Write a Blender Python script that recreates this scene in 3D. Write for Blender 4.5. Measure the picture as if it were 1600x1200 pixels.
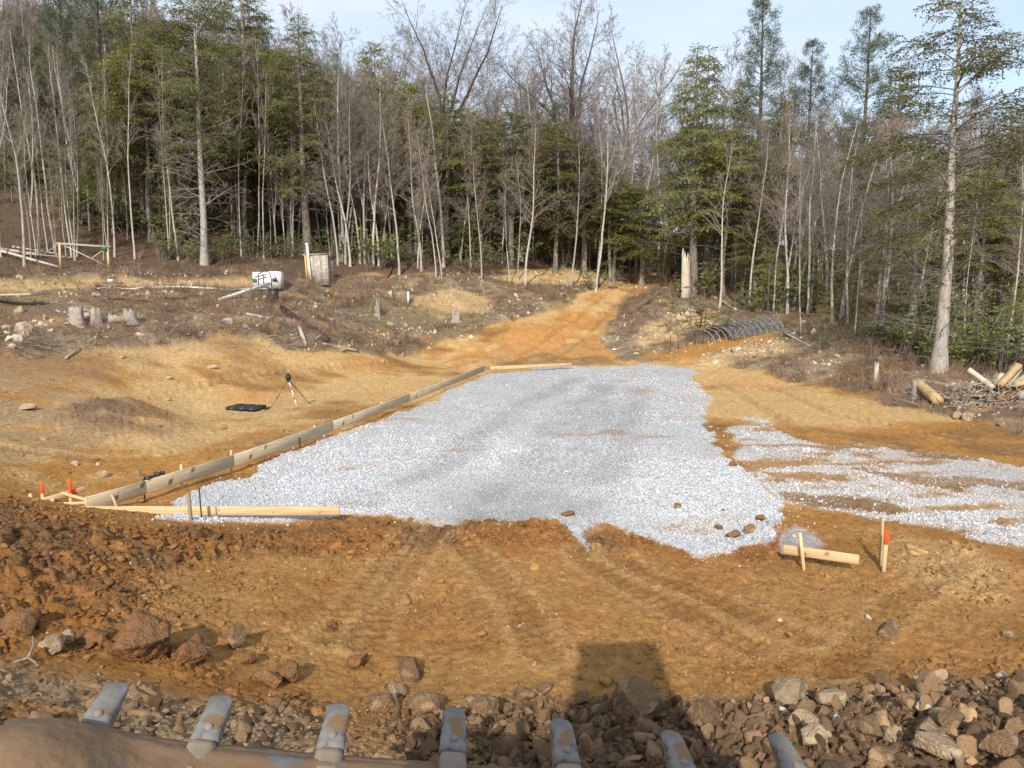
import bpy, bmesh, math, random
import numpy as np
from mathutils import Vector, Matrix, Euler
for o in list(bpy.data.objects): bpy.data.objects.remove(o)
C = bpy.context.scene.collection
R = math.radians
rng = np.random.default_rng(7); random.seed(7)
# ------------------------------------------------------------------ camera
F = 1186.0; PITCH = R(7.2); CZ = 3.5
cam = bpy.data.cameras.new('camera'); cam.sensor_width = 36; cam.lens = F/1600*36
cam.clip_start = .05; cam.clip_end = 3000
co = bpy.data.objects.new('camera', cam); C.objects.link(co)
co.location = (0, 0, CZ); co.rotation_euler = (R(90)-PITCH, 0, 0)
bpy.context.scene.camera = co
# ------------------------------------------------------------------ light
SUN_EL, SUN_AZ = 31.0, 10.0        # the sun stands behind the camera, SUN_AZ degrees to its left
sl = bpy.data.lights.new('sun', 'SUN'); sl.energy = 3.7; sl.angle = R(.55); sl.color = (1, .93, .83)
so = bpy.data.objects.new('sun', sl); C.objects.link(so)
sd = Vector((math.sin(R(SUN_AZ))*math.cos(R(SUN_EL)), math.cos(R(SUN_AZ))*math.cos(R(SUN_EL)), -math.sin(R(SUN_EL))))
so.rotation_euler = sd.to_track_quat('-Z', 'Y').to_euler(); so.location = (0, -20, 30)
W = bpy.data.worlds.new('World'); bpy.context.scene.world = W; W.use_nodes = True
nt = W.node_tree; nt.nodes.clear()
out = nt.nodes.new('ShaderNodeOutputWorld'); bg = nt.nodes.new('ShaderNodeBackground')
sky = nt.nodes.new('ShaderNodeTexSky'); sky.sky_type = 'NISHITA'; sky.sun_disc = False
sky.sun_elevation = R(SUN_EL); sky.sun_rotation = math.atan2(-sd.x, -sd.y); sky.air_density = 1.0; sky.dust_density = 1.2
tc = nt.nodes.new('ShaderNodeTexCoord'); mp = nt.nodes.new('ShaderNodeMapping'); mp.inputs['Scale'].default_value = (1.6, 1.6, 6.5)
mp.inputs['Rotation'].default_value = (0, R(8), 0)
ns = nt.nodes.new('ShaderNodeTexNoise'); ns.inputs['Scale'].default_value = 1.3; ns.inputs['Detail'].default_value = 7; ns.inputs['Roughness'].default_value = .52
rp = nt.nodes.new('ShaderNodeValToRGB'); rp.color_ramp.elements[0].position = .33; rp.color_ramp.elements[1].position = .66
rp.color_ramp.elements[0].color = (.35, .35, .35, 1); rp.color_ramp.elements[1].color = (.95, .95, .95, 1)
mx = nt.nodes.new('ShaderNodeMix'); mx.data_type = 'RGBA'; mx.inputs[7].default_value = (4.1, 4.55, 5.1, 1)
L = nt.links.new
L(tc.outputs['Generated'], mp.inputs[0]); L(mp.outputs[0], ns.inputs['Vector']); L(ns.outputs[0], rp.inputs[0])
L(rp.outputs[0], mx.inputs[0]); L(sky.outputs[0], mx.inputs[6]); L(mx.outputs[2], bg.inputs[0]); L(bg.outputs[0], out.inputs[0])
bg.inputs[1].default_value = .15
vs = bpy.context.scene.view_settings; vs.view_transform = 'Standard'; vs.look = 'None'; vs.gamma = 1; vs.use_curve_mapping = False
vs.exposure = .5
# ------------------------------------------------------------------ numpy noise
def _h(ix, iy, s):
    h = (ix.astype(np.int64)*374761393 + iy.astype(np.int64)*668265263 + s*974634777) & 0xffffffff
    h = ((h ^ (h >> 13))*1274126177) & 0xffffffff
    h = ((h ^ (h >> 16))*2246822519) & 0xffffffff
    return ((h ^ (h >> 15)) & 0xffffff)/float(0xffffff)
def vnoise(x, y, s=0):
    xi, yi = np.floor(x), np.floor(y); fx, fy = x-xi, y-yi
    fx = fx*fx*fx*(fx*(fx*6-15)+10); fy = fy*fy*fy*(fy*(fy*6-15)+10)
    a, b, c, d = _h(xi, yi, s), _h(xi+1, yi, s), _h(xi, yi+1, s), _h(xi+1, yi+1, s)
    return (a*(1-fx)+b*fx)*(1-fy)+(c*(1-fx)+d*fx)*fy
def fbm(x, y, sc, oct=4, s=0, g=.5):
    v = 0; a = 1; t = 0; x = x/sc; y = y/sc
    for k in range(oct):
        v = v + a*(vnoise(x, y, s+k*17)*2-1); t += a; a *= g; x, y = x*2.03+.8*y*0+13.7, y*2.03+5.1
    return v/t
def billow(x, y, sc, oct=3, s=0, g=.55):
    v = 0; a = 1; t = 0; x = x/sc; y = y/sc
    for k in range(oct):
        v = v + a*(1-np.abs(vnoise(x, y, s+k*31)*2-1)*2); t += a; a *= g; x, y = x*2.1+3.3, y*2.1+7.7
    return v/t
def voro(x, y, sc, s=0):
    x = x/sc; y = y/sc; xi, yi = np.floor(x), np.floor(y)
    f1 = np.full(np.shape(x), 9.); f2 = f1.copy(); cid = np.zeros(np.shape(x))
    for dx in (-1, 0, 1):
        for dy in (-1, 0, 1):
            cx, cy = xi+dx, yi+dy
            px = cx+_h(cx, cy, s); py = cy+_h(cx, cy, s+91)
            d = (px-x)**2+(py-y)**2; r = _h(cx, cy, s+7)
            m = d < f1
            f2 = np.where(m, f1, np.minimum(f2, d)); cid = np.where(m, r, cid); f1 = np.where(m, d, f1)
    return np.sqrt(f1), np.sqrt(f2), cid
def sst(a, b, x):
    t = np.clip((x-a)/(b-a), 0, 1); return t*t*(3-2*t)
# ------------------------------------------------------------------ photo geometry
fw = np.array([0, math.cos(PITCH), -math.sin(PITCH)]); up = np.array([0, math.sin(PITCH), math.cos(PITCH)])
def ray(u, v): return fw+np.array([1., 0, 0])*(u-800)/F-up*(v-600)/F
def P(u, v, Y):
    d = ray(u, v); return np.array([0, 0, CZ])+d*(Y/d[1])
def P0(u, v, z=0):
    d = ray(u, v); return np.array([0, 0, CZ])+d*((z-CZ)/d[2])
ctl = [P(*a) for a in [
 (0,1200,3.9),(400,1200,4.0),(800,1200,4.0),(1200,1200,4.0),(1600,1190,4.0),(-300,1100,4.2),(1900,1100,4.2),
 (200,1110,4.9),(600,1130,5.1),(1000,1130,5.1),(1400,1110,5.0),
 (500,1085,6.2),(800,1085,6.2),(1150,1080,6.3),(1350,1065,6.3),(1600,1050,6.2),
 (0,775,8.9),(130,800,9),(60,900,7.3),(0,985,6.3),(250,1000,6.4),(-200,760,8.9),(-500,700,9),(250,860,8.9),(150,960,6.9),
 (130,740,14.1),(130,700,15.8),(130,650,18.3),(130,600,21),(130,560,23.5),(130,530,25.5),(130,505,27),(130,470,31),(130,445,36),(130,430,37.5),(130,412,43),
 (0,700,15.2),(0,650,17.5),(0,600,20),(0,560,22.3),(0,530,24),(0,500,26.5),(0,470,30),(0,445,34),(0,430,35.5),(0,410,41),
 (300,640,22),(300,600,24.5),(300,560,26.5),(300,530,28),(300,500,30.5),(300,460,36),(300,447,39),(300,430,40.5),(300,412,45),
 (450,600,26),(450,570,28.5),(450,540,30),(450,510,32.5),(450,480,36),(450,445,41),(450,413,47),
 (650,560,36),(600,540,36),(600,520,39),(600,480,43),(600,440,47),(600,413,51),(540,575,30),
 (700,530,39),(700,515,41),(750,480,45),(750,440,50),(800,495,43),(880,465,50),(830,545,38.5),(800,440,52),(800,413,57),(900,413,60),
 (880,560,37),(880,530,41),(900,500,46),(960,560,37),(960,540,39),(960,500,45),(960,470,51),(985,440,59),(1010,428,66),
 (1050,565,35),(1050,545,38),(1050,500,44),(1050,470,50),(1050,440,58),(1050,425,66),
 (1130,545,37),(1130,525,40),(1130,505,43),(1130,485,47),(1130,460,53),(1130,440,62),
 (1210,560,34),(1210,530,38),(1210,505,42),(1210,480,48),(1210,455,58),
 (1300,560,30),(1300,520,35),(1300,500,39),(1300,470,50),
 (1470,582,26),(1470,560,30),(1470,540,34),(1470,500,45),(1600,600,25),(1600,560,32),(1600,530,42),(1600,500,55)]]
flat = [(u, v) for u, v in [(450,960),(800,960),(1100,960),(1400,960),(1600,960),(500,850),(800,850),(1100,850),(1400,850),(1600,850),(350,800),(300,740),
 (400,700),(600,800),(800,750),(1000,750),(1200,800),(600,680),(800,650),(1000,650),(1150,650),(1300,700),(1500,750),(1600,760),(700,600),(900,590),(1050,590),
 (770,572),(1100,575),(1250,592),(1340,612),(1400,627),(1500,650),(1600,674),(1200,620),(1400,660),(250,690),(350,660),(450,640),(560,610),(160,780)]]
ctl += [P0(u, v, 0) for u, v in flat]
ctl += [np.array(a, float) for a in [(-3,2,1.0),(0,2,1.0),(3,2,1.0),(0,-3,1.2),(-6,-3,1.2),(6,-3,1),(0,-30,2),(-30,-30,3),(30,-30,-1),(-9,7,1.6),(-16,8,3),(-30,8,6),(-45,20,12),
 (-30,25,7),(-45,45,12),(14,8,-.2),(25,10,-1.5),(30,22,-1.5),(40,40,0),(60,70,3),(40,90,6),(0,90,12),(20,80,8.5),(-25,75,13),(-60,80,20),(0,130,17),(-60,130,28),(60,130,9),
 (0,200,22),(-100,200,40),(100,200,12),(-150,0,25),(150,0,-10),(0,-200,0),(-150,-150,10),(150,-150,-12),(0,400,30),(250,300,14),(-250,300,50)]]
ctl = np.array(ctl)
def _ker(ax, ay, bx, by): return np.sqrt((ax[:, None]-bx[None])**2+(ay[:, None]-by[None])**2+.4)
_A = _ker(ctl[:, 0], ctl[:, 1], ctl[:, 0], ctl[:, 1]); _n = len(ctl)
_M = np.zeros((_n+3, _n+3)); _M[:_n, :_n] = _A-np.eye(_n)*.25; _Q = np.c_[np.ones(_n), ctl[:, :2]/50]; _M[:_n, _n:] = _Q; _M[_n:, :_n] = _Q.T
_w = np.linalg.solve(_M, np.r_[ctl[:, 2], 0, 0, 0])
def Hs(x, y):
    x = np.atleast_1d(np.asarray(x, float)); y = np.atleast_1d(np.asarray(y, float)); o = np.empty(len(x))
    for i in range(0, len(x), 60000):
        a, b = x[i:i+60000], y[i:i+60000]
        o[i:i+60000] = _ker(a, b, ctl[:, 0], ctl[:, 1])@_w[:_n]+_w[_n]+_w[_n+1]*a/50+_w[_n+2]*b/50
    return o
def Gs(u, v):                                  # where the sight line of a photo point meets the smooth ground
    d = ray(u, v); t = np.concatenate([np.arange(3.6, 40, .05), np.arange(40, 130, .15)])/d[1]
    x, y, z = d[0]*t, d[1]*t, CZ+d[2]*t
    b = np.nonzero(z < Hs(x, y))[0]
    i = b[0] if len(b) else len(t)-1
    return np.array([x[i], y[i]])
_gc = {}
def G(u, v):
    k = (u, v)
    if k not in _gc: _gc[k] = Gs(u, v)
    return _gc[k]
def poly(pts): return np.array([G(*p) for p in pts])
def sdist(x, y, pg):                           # signed distance, positive inside
    d = np.full(x.shape, 1e9); ins = np.zeros(x.shape, bool); n = len(pg)
    for i in range(n):
        ax, ay = pg[i]; bx, by = pg[(i+1) % n]; ex, ey = bx-ax, by-ay
        t = np.clip(((x-ax)*ex+(y-ay)*ey)/(ex*ex+ey*ey+1e-9), 0, 1)
        d = np.minimum(d, (x-ax-t*ex)**2+(y-ay-t*ey)**2)
        if ay != by: ins ^= ((ay > y) != (by > y)) & (x < (bx-ax)*(y-ay)/(by-ay)+ax)
    d = np.sqrt(d); return np.where(ins, d, -d)
def ldist(x, y, pl):                           # distance and run length along a polyline
    d = np.full(x.shape, 1e9); s = np.zeros(x.shape); sg = np.zeros(x.shape); run = 0
    for i in range(len(pl)-1):
        ax, ay = pl[i]; ex, ey = pl[i+1]-pl[i]; l = math.hypot(ex, ey)
        t = np.clip(((x-ax)*ex+(y-ay)*ey)/(l*l), 0, 1); q = np.hypot(x-ax-t*ex, y-ay-t*ey); m = q < d
        d = np.where(m, q, d); s = np.where(m, run+t*l, s); sg = np.where(m, np.sign(ex*(y-ay)-ey*(x-ax)), sg); run += l
    return d, s, sg
Z = {}
Z['pad'] = poly([(262,800),(262,782),(300,768),(345,745),(400,735),(440,706),(520,676),(600,651),(700,612),(762,581),(830,573),(900,571),(1000,568),(1075,570),(1085,590),(1105,610),(1100,640),(1112,680),(1142,715),(1192,745),(1226,775),(1234,800),(1225,832),(1170,850),(1110,857),(1050,838),(960,812),(928,822),(915,848),(903,815),(880,806),(800,810),(700,805),(600,798),(520,800)])
Z['spread'] = poly([(1140,670),(1165,645),(1200,652),(1240,678),(1300,688),(1380,688),(1480,700),(1600,722),(1700,735),(1700,850),(1600,838),(1540,838),(1490,818),(1440,806),(1370,798),(1230,772),(1192,745),(1155,705)])
Z['hole'] = poly([(1225,757),(1330,764),(1420,786),(1400,796),(1310,784),(1225,768)])
Z['hole2'] = poly([(1330,724),(1450,730),(1700,752),(1700,768),(1560,756),(1400,742)])
Z['hole3'] = poly([(1415,690),(1500,698),(1600,712),(1520,712),(1440,706)])
Z['fines'] = poly([(1232,850),(1236,818),(1262,806),(1285,825),(1300,852),(1265,858)])
Z['terrace'] = poly([(-120,440),(-120,560),(0,556),(100,546),(180,536),(260,530),(330,522),(400,528),(440,545),(520,547),(600,549),(680,536),(740,516),(800,499),(850,482),(905,463),(940,445),(930,430),(900,424),(700,424),(420,430),(0,430)])
Z['forest'] = poly([(-400,436),(0,436),(250,440),(420,436),(600,425),(760,422),(920,418),(1000,424),(1040,428),(1050,436),(1250,478),(1400,560),(1520,590),(1600,602),(1900,600)])
Z['forest'] = np.vstack([Z['forest'], [[150, 30], [150, 300], [-200, 300], [-200, 30]]])
Z['ybank'] = poly([(760,434),(850,421),(930,420),(1000,424),(1032,434),(1020,446),(960,456),(905,446),(800,446)])
Z['ybank2'] = poly([(-50,447),(100,443),(260,441),(420,437),(425,452),(260,455),(100,455),(-50,460)])
Z['ytan'] = poly([(640,468),(700,455),(770,465),(760,490),(690,498)])
Z['road'] = poly([(680,566),(760,533),(820,507),(880,482),(930,460),(985,430),(1030,426),(1022,448),(972,470),(947,500),(942,530),(955,562),(900,570),(760,574)])
Z['redstreak'] = poly([(770,548),(830,510),(900,488),(928,494),(905,520),(850,550)])
Z['darkheap'] = poly([(770,572),(800,556),(850,548),(930,556),(965,568),(830,574)])
Z['rbrush'] = poly([(948,562),(944,530),(950,500),(975,472),(1024,448),(1050,430),(1250,470),(1400,555),(1520,585),(1700,600),(1700,690),(1600,673),(1500,649),(1400,628),(1340,612),(1250,592),(1200,579),(1140,570),(1100,560),(1000,566)])
Z['tan1'] = poly([(985,532),(1005,505),(1060,490),(1100,490),(1125,512),(1060,532),(1000,547)])
Z['rpath'] = poly([(985,562),(1040,548),(1120,534),(1190,518),(1215,530),(1130,549),(1080,562)])
Z['tan2'] = poly([(1085,562),(1140,546),(1215,532),(1240,548),(1190,562),(1120,572)])
Z['mound'] = poly([(80,640),(140,622),(215,624),(262,640),(290,662),(240,676),(160,675),(95,662)])
Z['grey_l'] = poly([(-100,560),(0,552),(60,560),(80,590),(200,640),(140,700),(60,705),(-100,720)])
Z['damp'] = poly([(-200,760),(0,770),(130,798),(300,812),(560,802),(880,808),(1000,818),(1060,842),(1000,852),(850,838),(600,842),(400,852),(260,880),(200,960),(300,1010),(480,1090),(480,1110),(360,1060),(200,1010),(0,1010),(-200,1010)])
Z['greyb'] = poly([(-100,1015),(60,1035),(150,1060),(330,1080),(480,1100),(620,1180),(640,1230),(-100,1230)])
Z['brownb'] = poly([(600,1110),(760,1085),(1000,1085),(1150,1080),(1300,1065),(1450,1045),(1700,1040),(1700,1230),(640,1230)])
Z['rough2'] = poly([(1390,852),(1440,835),(1520,850),(1570,885),(1570,925),(1470,915),(1400,880)])
Z['rough3'] = poly([(1150,845),(1170,812),(1225,800),(1240,815),(1228,858),(1180,868)])
Z['pile'] = poly([(1440,632),(1490,608),(1600,600),(1700,600),(1700,690),(1600,668),(1500,648)])
tracks = [(poly(p), w) for p, w in [
 ([(650,815),(605,870),(560,925),(520,985)], .42), ([(715,832),(760,868),(808,925),(850,1010)], .42), ([(905,850),(960,890),(1060,940),(1180,1000)], .42),
 ([(1500,870),(1400,930),(1300,1040)], .42), ([(690,812),(640,868),(600,925),(570,990)], .42), ([(960,855),(1020,890),(1130,930),(1260,985)], .42),
 ([(0,690),(150,710),(400,690),(560,640),(700,590)], .42), ([(1180,585),(1300,640),(1600,700)], .42), ([(1120,590),(1250,665),(1600,730)], .42),
 ([(1230,765),(1400,790),(1600,812)], .42), ([(1240,735),(1400,745),(1600,765)], .42), ([(860,560),(920,520),(960,475),(1010,440)], .42), ([(800,560),(870,515),(930,470),(990,436)], .42), ([(300,600),(500,570),(650,565)], .42)]]
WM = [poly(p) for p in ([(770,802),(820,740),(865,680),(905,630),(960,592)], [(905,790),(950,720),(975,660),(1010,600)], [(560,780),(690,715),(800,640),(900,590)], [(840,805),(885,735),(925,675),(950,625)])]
COL = {k: np.array(v) for k, v in dict(umber=(.32,.149,.041), ochre=(.41,.203,.052), pale=(.57,.385,.175), red=(.29,.130,.042), brown=(.155,.088,.042), clay=(.33,.245,.155), top=(.155,.118,.08),
 duff=(.095,.066,.046), gravel=(.435,.445,.46), dark=(.15,.09,.055), orange=(.50,.235,.075), greysoil=(.29,.20,.11), moss=(.19,.165,.07)).items()}
def ground(x, y):
    """height and soil colour of the ground at world points"""
    r = np.hypot(x, y); z = Hs(x, y)
    wx = x+fbm(x, y, 1.3, 3, 5)*.35+fbm(x, y, .3, 3, 6)*.10; wy = y+fbm(x, y, 1.3, 3, 8)*.35+fbm(x, y, .3, 3, 9)*.12
    far = sst(18, 34, y); wx = wx+far*fbm(x, y, 2.4, 3, 15)*.5; wy = wy+far*fbm(x, y, 2.4, 3, 18)*.9
    M = {}
    def m(k, f=.12): M[k] = sst(-f, f, sdist(wx, wy, Z[k])); return M[k]
    col = COL['ochre']+np.zeros((len(x), 3))
    def mix(c, w): nonlocal col; col = col*(1-w[:, None])+COL[c]*w[:, None]
    big = fbm(x, y, 4.5, 4, 21); med = fbm(x, y*1.6, 1.1, 4, 22); sm = fbm(x, y, .35, 3, 23)
    mix('pale', sst(-.05, .5, big+.35*med+.15*sm+sst(16, 24, y)*.42)*.8*(.5+.5*sst(11, 16, y))); mix('brown', sst(.1, .55, -big*.8-.5*med+.2*sm)*.6)
    mix('orange', sst(.15, .5, fbm(x, y, 2.2, 4, 24)+.1*sm)*.45)
    mix('umber', (1-sst(10.6, 12.6, y+.5*med))*(.56+.38*sst(-.4, .35, -med-.6*big))); mix('greysoil', m('grey_l', .8)*.75*sst(-.4, .2, med)); mix('clay', sst(15, 19, y)*(1-sst(30, 34, y))*sst(1, -7, x+3)*.3*sst(-.4, .3, fbm(x, y, 2.2, 4, 28))); mix('dark', m('mound', .6)*.7*sst(-.7, 0, med)); z += .22*M['mound']
    m('damp', .3); mix('red', M['damp']*(.62+.35*sm).clip(0, 1)); mix('brown', M['damp']*sst(-.1, .35, med)*.7)
    ter = m('terrace', .2); rb = m('rbrush', .2); fo = m('forest', .35)
    tn = np.maximum(ter, rb)
    mix('top', tn*sst(-.55, -.05, med+.5*big+.12)*.93); mix('clay', tn*sst(.02, .4, fbm(x, y, 1.3, 5, 33))*.8); mix('moss', ter*sst(.15, .5, fbm(x, y, 2.7, 3, 39))*.6)
    mix('duff', fo*.95)
    for k, c, a in (('ybank','pale',.9),('ybank2','pale',.75),('ytan','pale',.6),('tan1','pale',.85),('tan2','pale',.8),('rpath','ochre',.9)):
        mix(c, m(k, .35)*a*sst(-.5, .05, med+.2))
    mix('ochre', m('road', .25)*.95); mix('orange', M['road']*.28); mix('clay', M['road']*.5*sst(.0, .4, fbm(x, y, .5, 3, 48))); z += M['road']*.05*fbm(x, y, .7, 3, 47)*2; mix('pale', M['road']*sst(-.05, .35, fbm(x, y*.7, 1., 4, 44))*.7); mix('orange', m('redstreak', .4)*.8); mix('brown', m('darkheap', .3)*.5)
    z += M['darkheap']*.07+.24*sst(-.05, .45, sdist(wx, wy, Z['terrace']))*(1-fo)*(1-sst(0, .5, big))+.16*sst(0, .4, sdist(wx, wy, Z['rbrush']))*(1-fo)
    mix('clay', m('greyb', .35)*.8*sst(-.5, .1, med+.15)); mix('greysoil', m('brownb', .3)*.7); mix('dark', M['brownb']*(.35+.5*sst(-.2, .3, med)))
    mix('pale', m('rough2', .3)*.6); mix('red', m('rough3', .15)*.8)
    # micro relief
    soft = 1-np.maximum(tn, fo)
    z += .05*fbm(x, y, 2.5, 3, 51)*(1-sst(0, .3, sdist(x, y, Z['pad'])))
    rough = np.clip(M['damp']*.9+M['rough2']*.9+M['rough3']+.55*M['brownb']+.45*M['greyb']+M['mound']*.4+.22*sst(-.1, .4, big+med*.5), 0, 1)*soft
    near = 1-sst(24, 45, r)
    f1, f2, cid = voro(x+.3*sm, y+.3*fbm(x, y, .22, 2, 24), .30, 3); z += rough*near*(.10*cid*cid*sst(.0, .25, f2-f1)-.03)
    k1 = fbm(x, y*1.15, .30, 4, 161, .6); k2 = fbm(x, y*1.2, .6, 5, 162, .62); k3 = fbm(x, y, .12, 3, 163, .6)
    patch = sst(-.35, .2, fbm(x, y, 1.3, 4, 164)+.6*rough)
    z += soft*(.014*k2+.006*k3)*near+soft*(1-near)*.02*k2+near*soft*.028*rough*sst(.06, .16, k1)
    f1, f2, cid = voro(x+.10*k1+.05*k3, y+.10*k2+.05*k3, .15, 3); z += near*soft*patch*(.017+.013*rough)*cid*sst(.02, .2, f2-f1)
    nr = 1-sst(10, 17, r); f1, f2, cid = voro(x+.05*k3, y+.05*k1, .065, 31); z += nr*soft*(.3+.7*patch)*.011*cid*sst(.02, .25, f2-f1)
    z += (tn+fo*.6)*(.10*fbm(x, y, 1.1, 3, 71)+.045*billow(x, y, .3, 2, 72)*near)
    step = sst(-.25, .25, sdist(wx, wy, np.vstack([poly([(-100,446),(100,442),(260,440),(425,436)]), [[-10, 60], [-90, 60]]])))*(1-sst(0, 2.5, sdist(x, y, Z['forest']))); z += .38*step-.12
    # tyre and track marks
    gp = sst(-.06, .06, sdist(wx, wy, Z['pad']))
    for pl, w in tracks:
        for off in (0,):
            d, s, sg = ldist(x, y, pl); q = 1-sst(w*.38, w*.5, d)
            lug = sst(-.3, .5, np.sin(s*2*math.pi/.19+sg*d*5)); q = q*sst(-.5, .1, fbm(x, y, 1.1, 3, 85)+.15); z += q*(1-gp)*(-.022*(1+2.8*sst(13, 22, r))+.030*lug*(.7+.4*fbm(x, y, .6, 2, 81)))*(.55+.45*sst(-.4, .2, fbm(x, y, 1.5, 2, 83)))
            k = np.exp(-((d-w*.6)/.09)**2)*(1-gp); z += k*.020*(.6+.6*med)*(1+2*sst(13, 22, r)); mix('brown', q*(1-gp)*.16*(1-fo)); mix('pale', k*.2)
            col *= (1-.10*q*(1-gp)*(1-lug))[:, None]
    # gravel
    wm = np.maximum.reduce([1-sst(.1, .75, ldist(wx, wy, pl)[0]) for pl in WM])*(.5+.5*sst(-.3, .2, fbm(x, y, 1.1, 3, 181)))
    st = .6*fbm(x*.35, y*1.5-x*.25, .55, 4, 91)+.5*fbm(x, y*1.2, .9, 4, 92); sp = sst(-.1, .12, sdist(wx, wy, Z['spread']))
    hol = np.maximum.reduce([sst(-.05, .1, sdist(wx, wy, Z[k])) for k in ('hole', 'hole2', 'hole3')])
    spd = sp*sst(-.3, .2, st+.3*sm)*(1-.88*hol)
    thin = sst(.42, .62, fbm(x, y*1.7, 1.6, 4, 95)+.15*sm)
    fine = sst(-.04, .04, sdist(wx, wy, Z['fines']))
    g = np.maximum(gp*(1-.55*thin), spd*.92)
    mix('greysoil', sp*.25*(1-spd)); mix('gravel', sp*.10*(1-spd)); mix('brown', hol*sp*.5)
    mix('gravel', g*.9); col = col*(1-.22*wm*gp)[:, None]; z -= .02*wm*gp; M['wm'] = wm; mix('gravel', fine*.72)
    z += .035*gp+.014*spd+.008*g*fbm(x, y, .09, 2, 97)+gp*.03*fbm(x, y*1.2, 3.5, 3, 98)-.02*fine
    col *= (1+.10*sm+.08*fbm(x, y, .12, 2, 27))[:, None]
    M['g'] = g; M['fine'] = fine; M['soft'] = soft; M['rough'] = rough; M['tn'] = tn; M['gp'] = gp; M['spd'] = spd
    return z, np.clip(col, .01, 1), M
def gz(x, y): return float(ground(np.array([float(x)]), np.array([float(y)]))[0][0])
def GP(u, v, dz=0):                            # a point of the ground where the photo shows (u, v)
    x, y = G(u, v); return Vector((x, y, gz(x, y)+dz))
# ------------------------------------------------------------------ object helpers
def tag(o, label=None, cat=None, group=None, kind=None):
    if label: o['label'] = label
    if cat: o['category'] = cat
    if group: o['group'] = group
    if kind: o['kind'] = kind
    return o
def empty(name, loc=(0, 0, 0), rz=0, label=None, cat=None, group=None):
    o = bpy.data.objects.new(name, None); C.objects.link(o); o.location = loc; o.rotation_euler = (0, 0, rz); o.empty_display_size = .2
    return tag(o, label, cat, group)
def mk(name, V, Fs, mat=None, parent=None, smooth=False, link=True, cols=None):
    """V (n,3), Fs list of index arrays (m,3) or (m,4)"""
    V = np.asarray(V, np.float32).reshape(-1, 3); Fs = [np.asarray(f, np.int32) for f in Fs if len(f)]
    me = bpy.data.meshes.new(name); nv = len(V); nf = sum(len(f) for f in Fs); nl = sum(f.size for f in Fs)
    me.vertices.add(nv); me.vertices.foreach_set('co', V.ravel()); me.loops.add(nl); me.polygons.add(nf)
    me.loops.foreach_set('vertex_index', np.concatenate([f.ravel() for f in Fs]))
    tot = np.concatenate([np.full(len(f), f.shape[1], np.int32) for f in Fs])
    me.polygons.foreach_set('loop_start', np.r_[0, np.cumsum(tot)[:-1]].astype(np.int32))
    if smooth: me.polygons.foreach_set('use_smooth', np.ones(nf, bool))
    me.update(calc_edges=True)
    if mat: me.materials.append(mat)
    o = bpy.data.objects.new(name, me)
    if link: C.objects.link(o)
    if parent: o.parent = parent
    return o
class MB:
    def __init__(s): s.V = []; s.T = []; s.Q = []; s.n = 0
    def add(s, V, T=None, Q=None):
        V = np.asarray(V, float).reshape(-1, 3)
        if T is not None and len(T): s.T.append(np.asarray(T)+s.n)
        if Q is not None and len(Q): s.Q.append(np.asarray(Q)+s.n)
        s.V.append(V); s.n += len(V); return s
    def tube(s, pts, rad, n=6, cap=False):
        pts = np.asarray(pts, float); k = len(pts); rad = np.broadcast_to(np.asarray(rad, float), (k,))
        t = np.gradient(pts, axis=0); t /= np.linalg.norm(t, axis=1)[:, None]+1e-9
        ref = np.array([1., 0, 0]) if abs(t[0][0]) < .8 else np.array([0, 1., 0])
        a = np.cross(t, ref); a /= np.linalg.norm(a, axis=1)[:, None]+1e-9; b = np.cross(t, a)
        th = np.arange(n)*2*math.pi/n
        V = pts[:, None]+rad[:, None, None]*(np.cos(th)[None, :, None]*a[:, None]+np.sin(th)[None, :, None]*b[:, None])
        i = np.arange(k-1)[:, None]*n; j = np.arange(n)[None]; j2 = (j+1) % n
        Q = np.stack([i+j, i+j2, i+n+j2, i+n+j], -1).reshape(-1, 4); V = V.reshape(-1, 3); T = None
        if cap:
            V = np.vstack([V, pts[0], pts[-1]]); c0, c1 = k*n, k*n+1; jj = np.arange(n)
            T = np.vstack([np.c_[np.full(n, c0), (jj+1) % n, jj], np.c_[np.full(n, c1), (k-1)*n+jj, (k-1)*n+(jj+1) % n]])
        return s.add(V, T, Q)
    def box(s, a, b, Mx=None, j=0):
        a, b = np.asarray(a, float), np.asarray(b, float)
        V = np.array([[(a, b)[i][0], (a, b)[jj][1], (a, b)[k][2]] for i in (0, 1) for jj in (0, 1) for k in (0, 1)])
        if Mx is not None: V = np.array([list(Mx@Vector(p)) for p in V])
        return s.add(V, None, [[0,1,3,2],[4,6,7,5],[0,4,5,1],[2,3,7,6],[0,2,6,4],[1,5,7,3]])
    def obj(s, name, mat=None, parent=None, smooth=False, link=True):
        Fs = []
        if s.T: Fs.append(np.vstack(s.T))
        if s.Q: Fs.append(np.vstack(s.Q))
        return mk(name, np.vstack(s.V), Fs, mat, parent, smooth, link)
def bev(o, w=.004, seg=2):
    me = o.data; bm = bmesh.new(); bm.from_mesh(me); bmesh.ops.bevel(bm, geom=bm.edges[:]+bm.verts[:], offset=w, segments=seg, affect='EDGES', clamp_overlap=True); bm.to_mesh(me); bm.free(); return o
def copy_tree(o, parent=None):
    c = o.copy(); C.objects.link(c); c.parent = parent
    for ch in o.children: copy_tree(ch, c)
    return c
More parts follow.
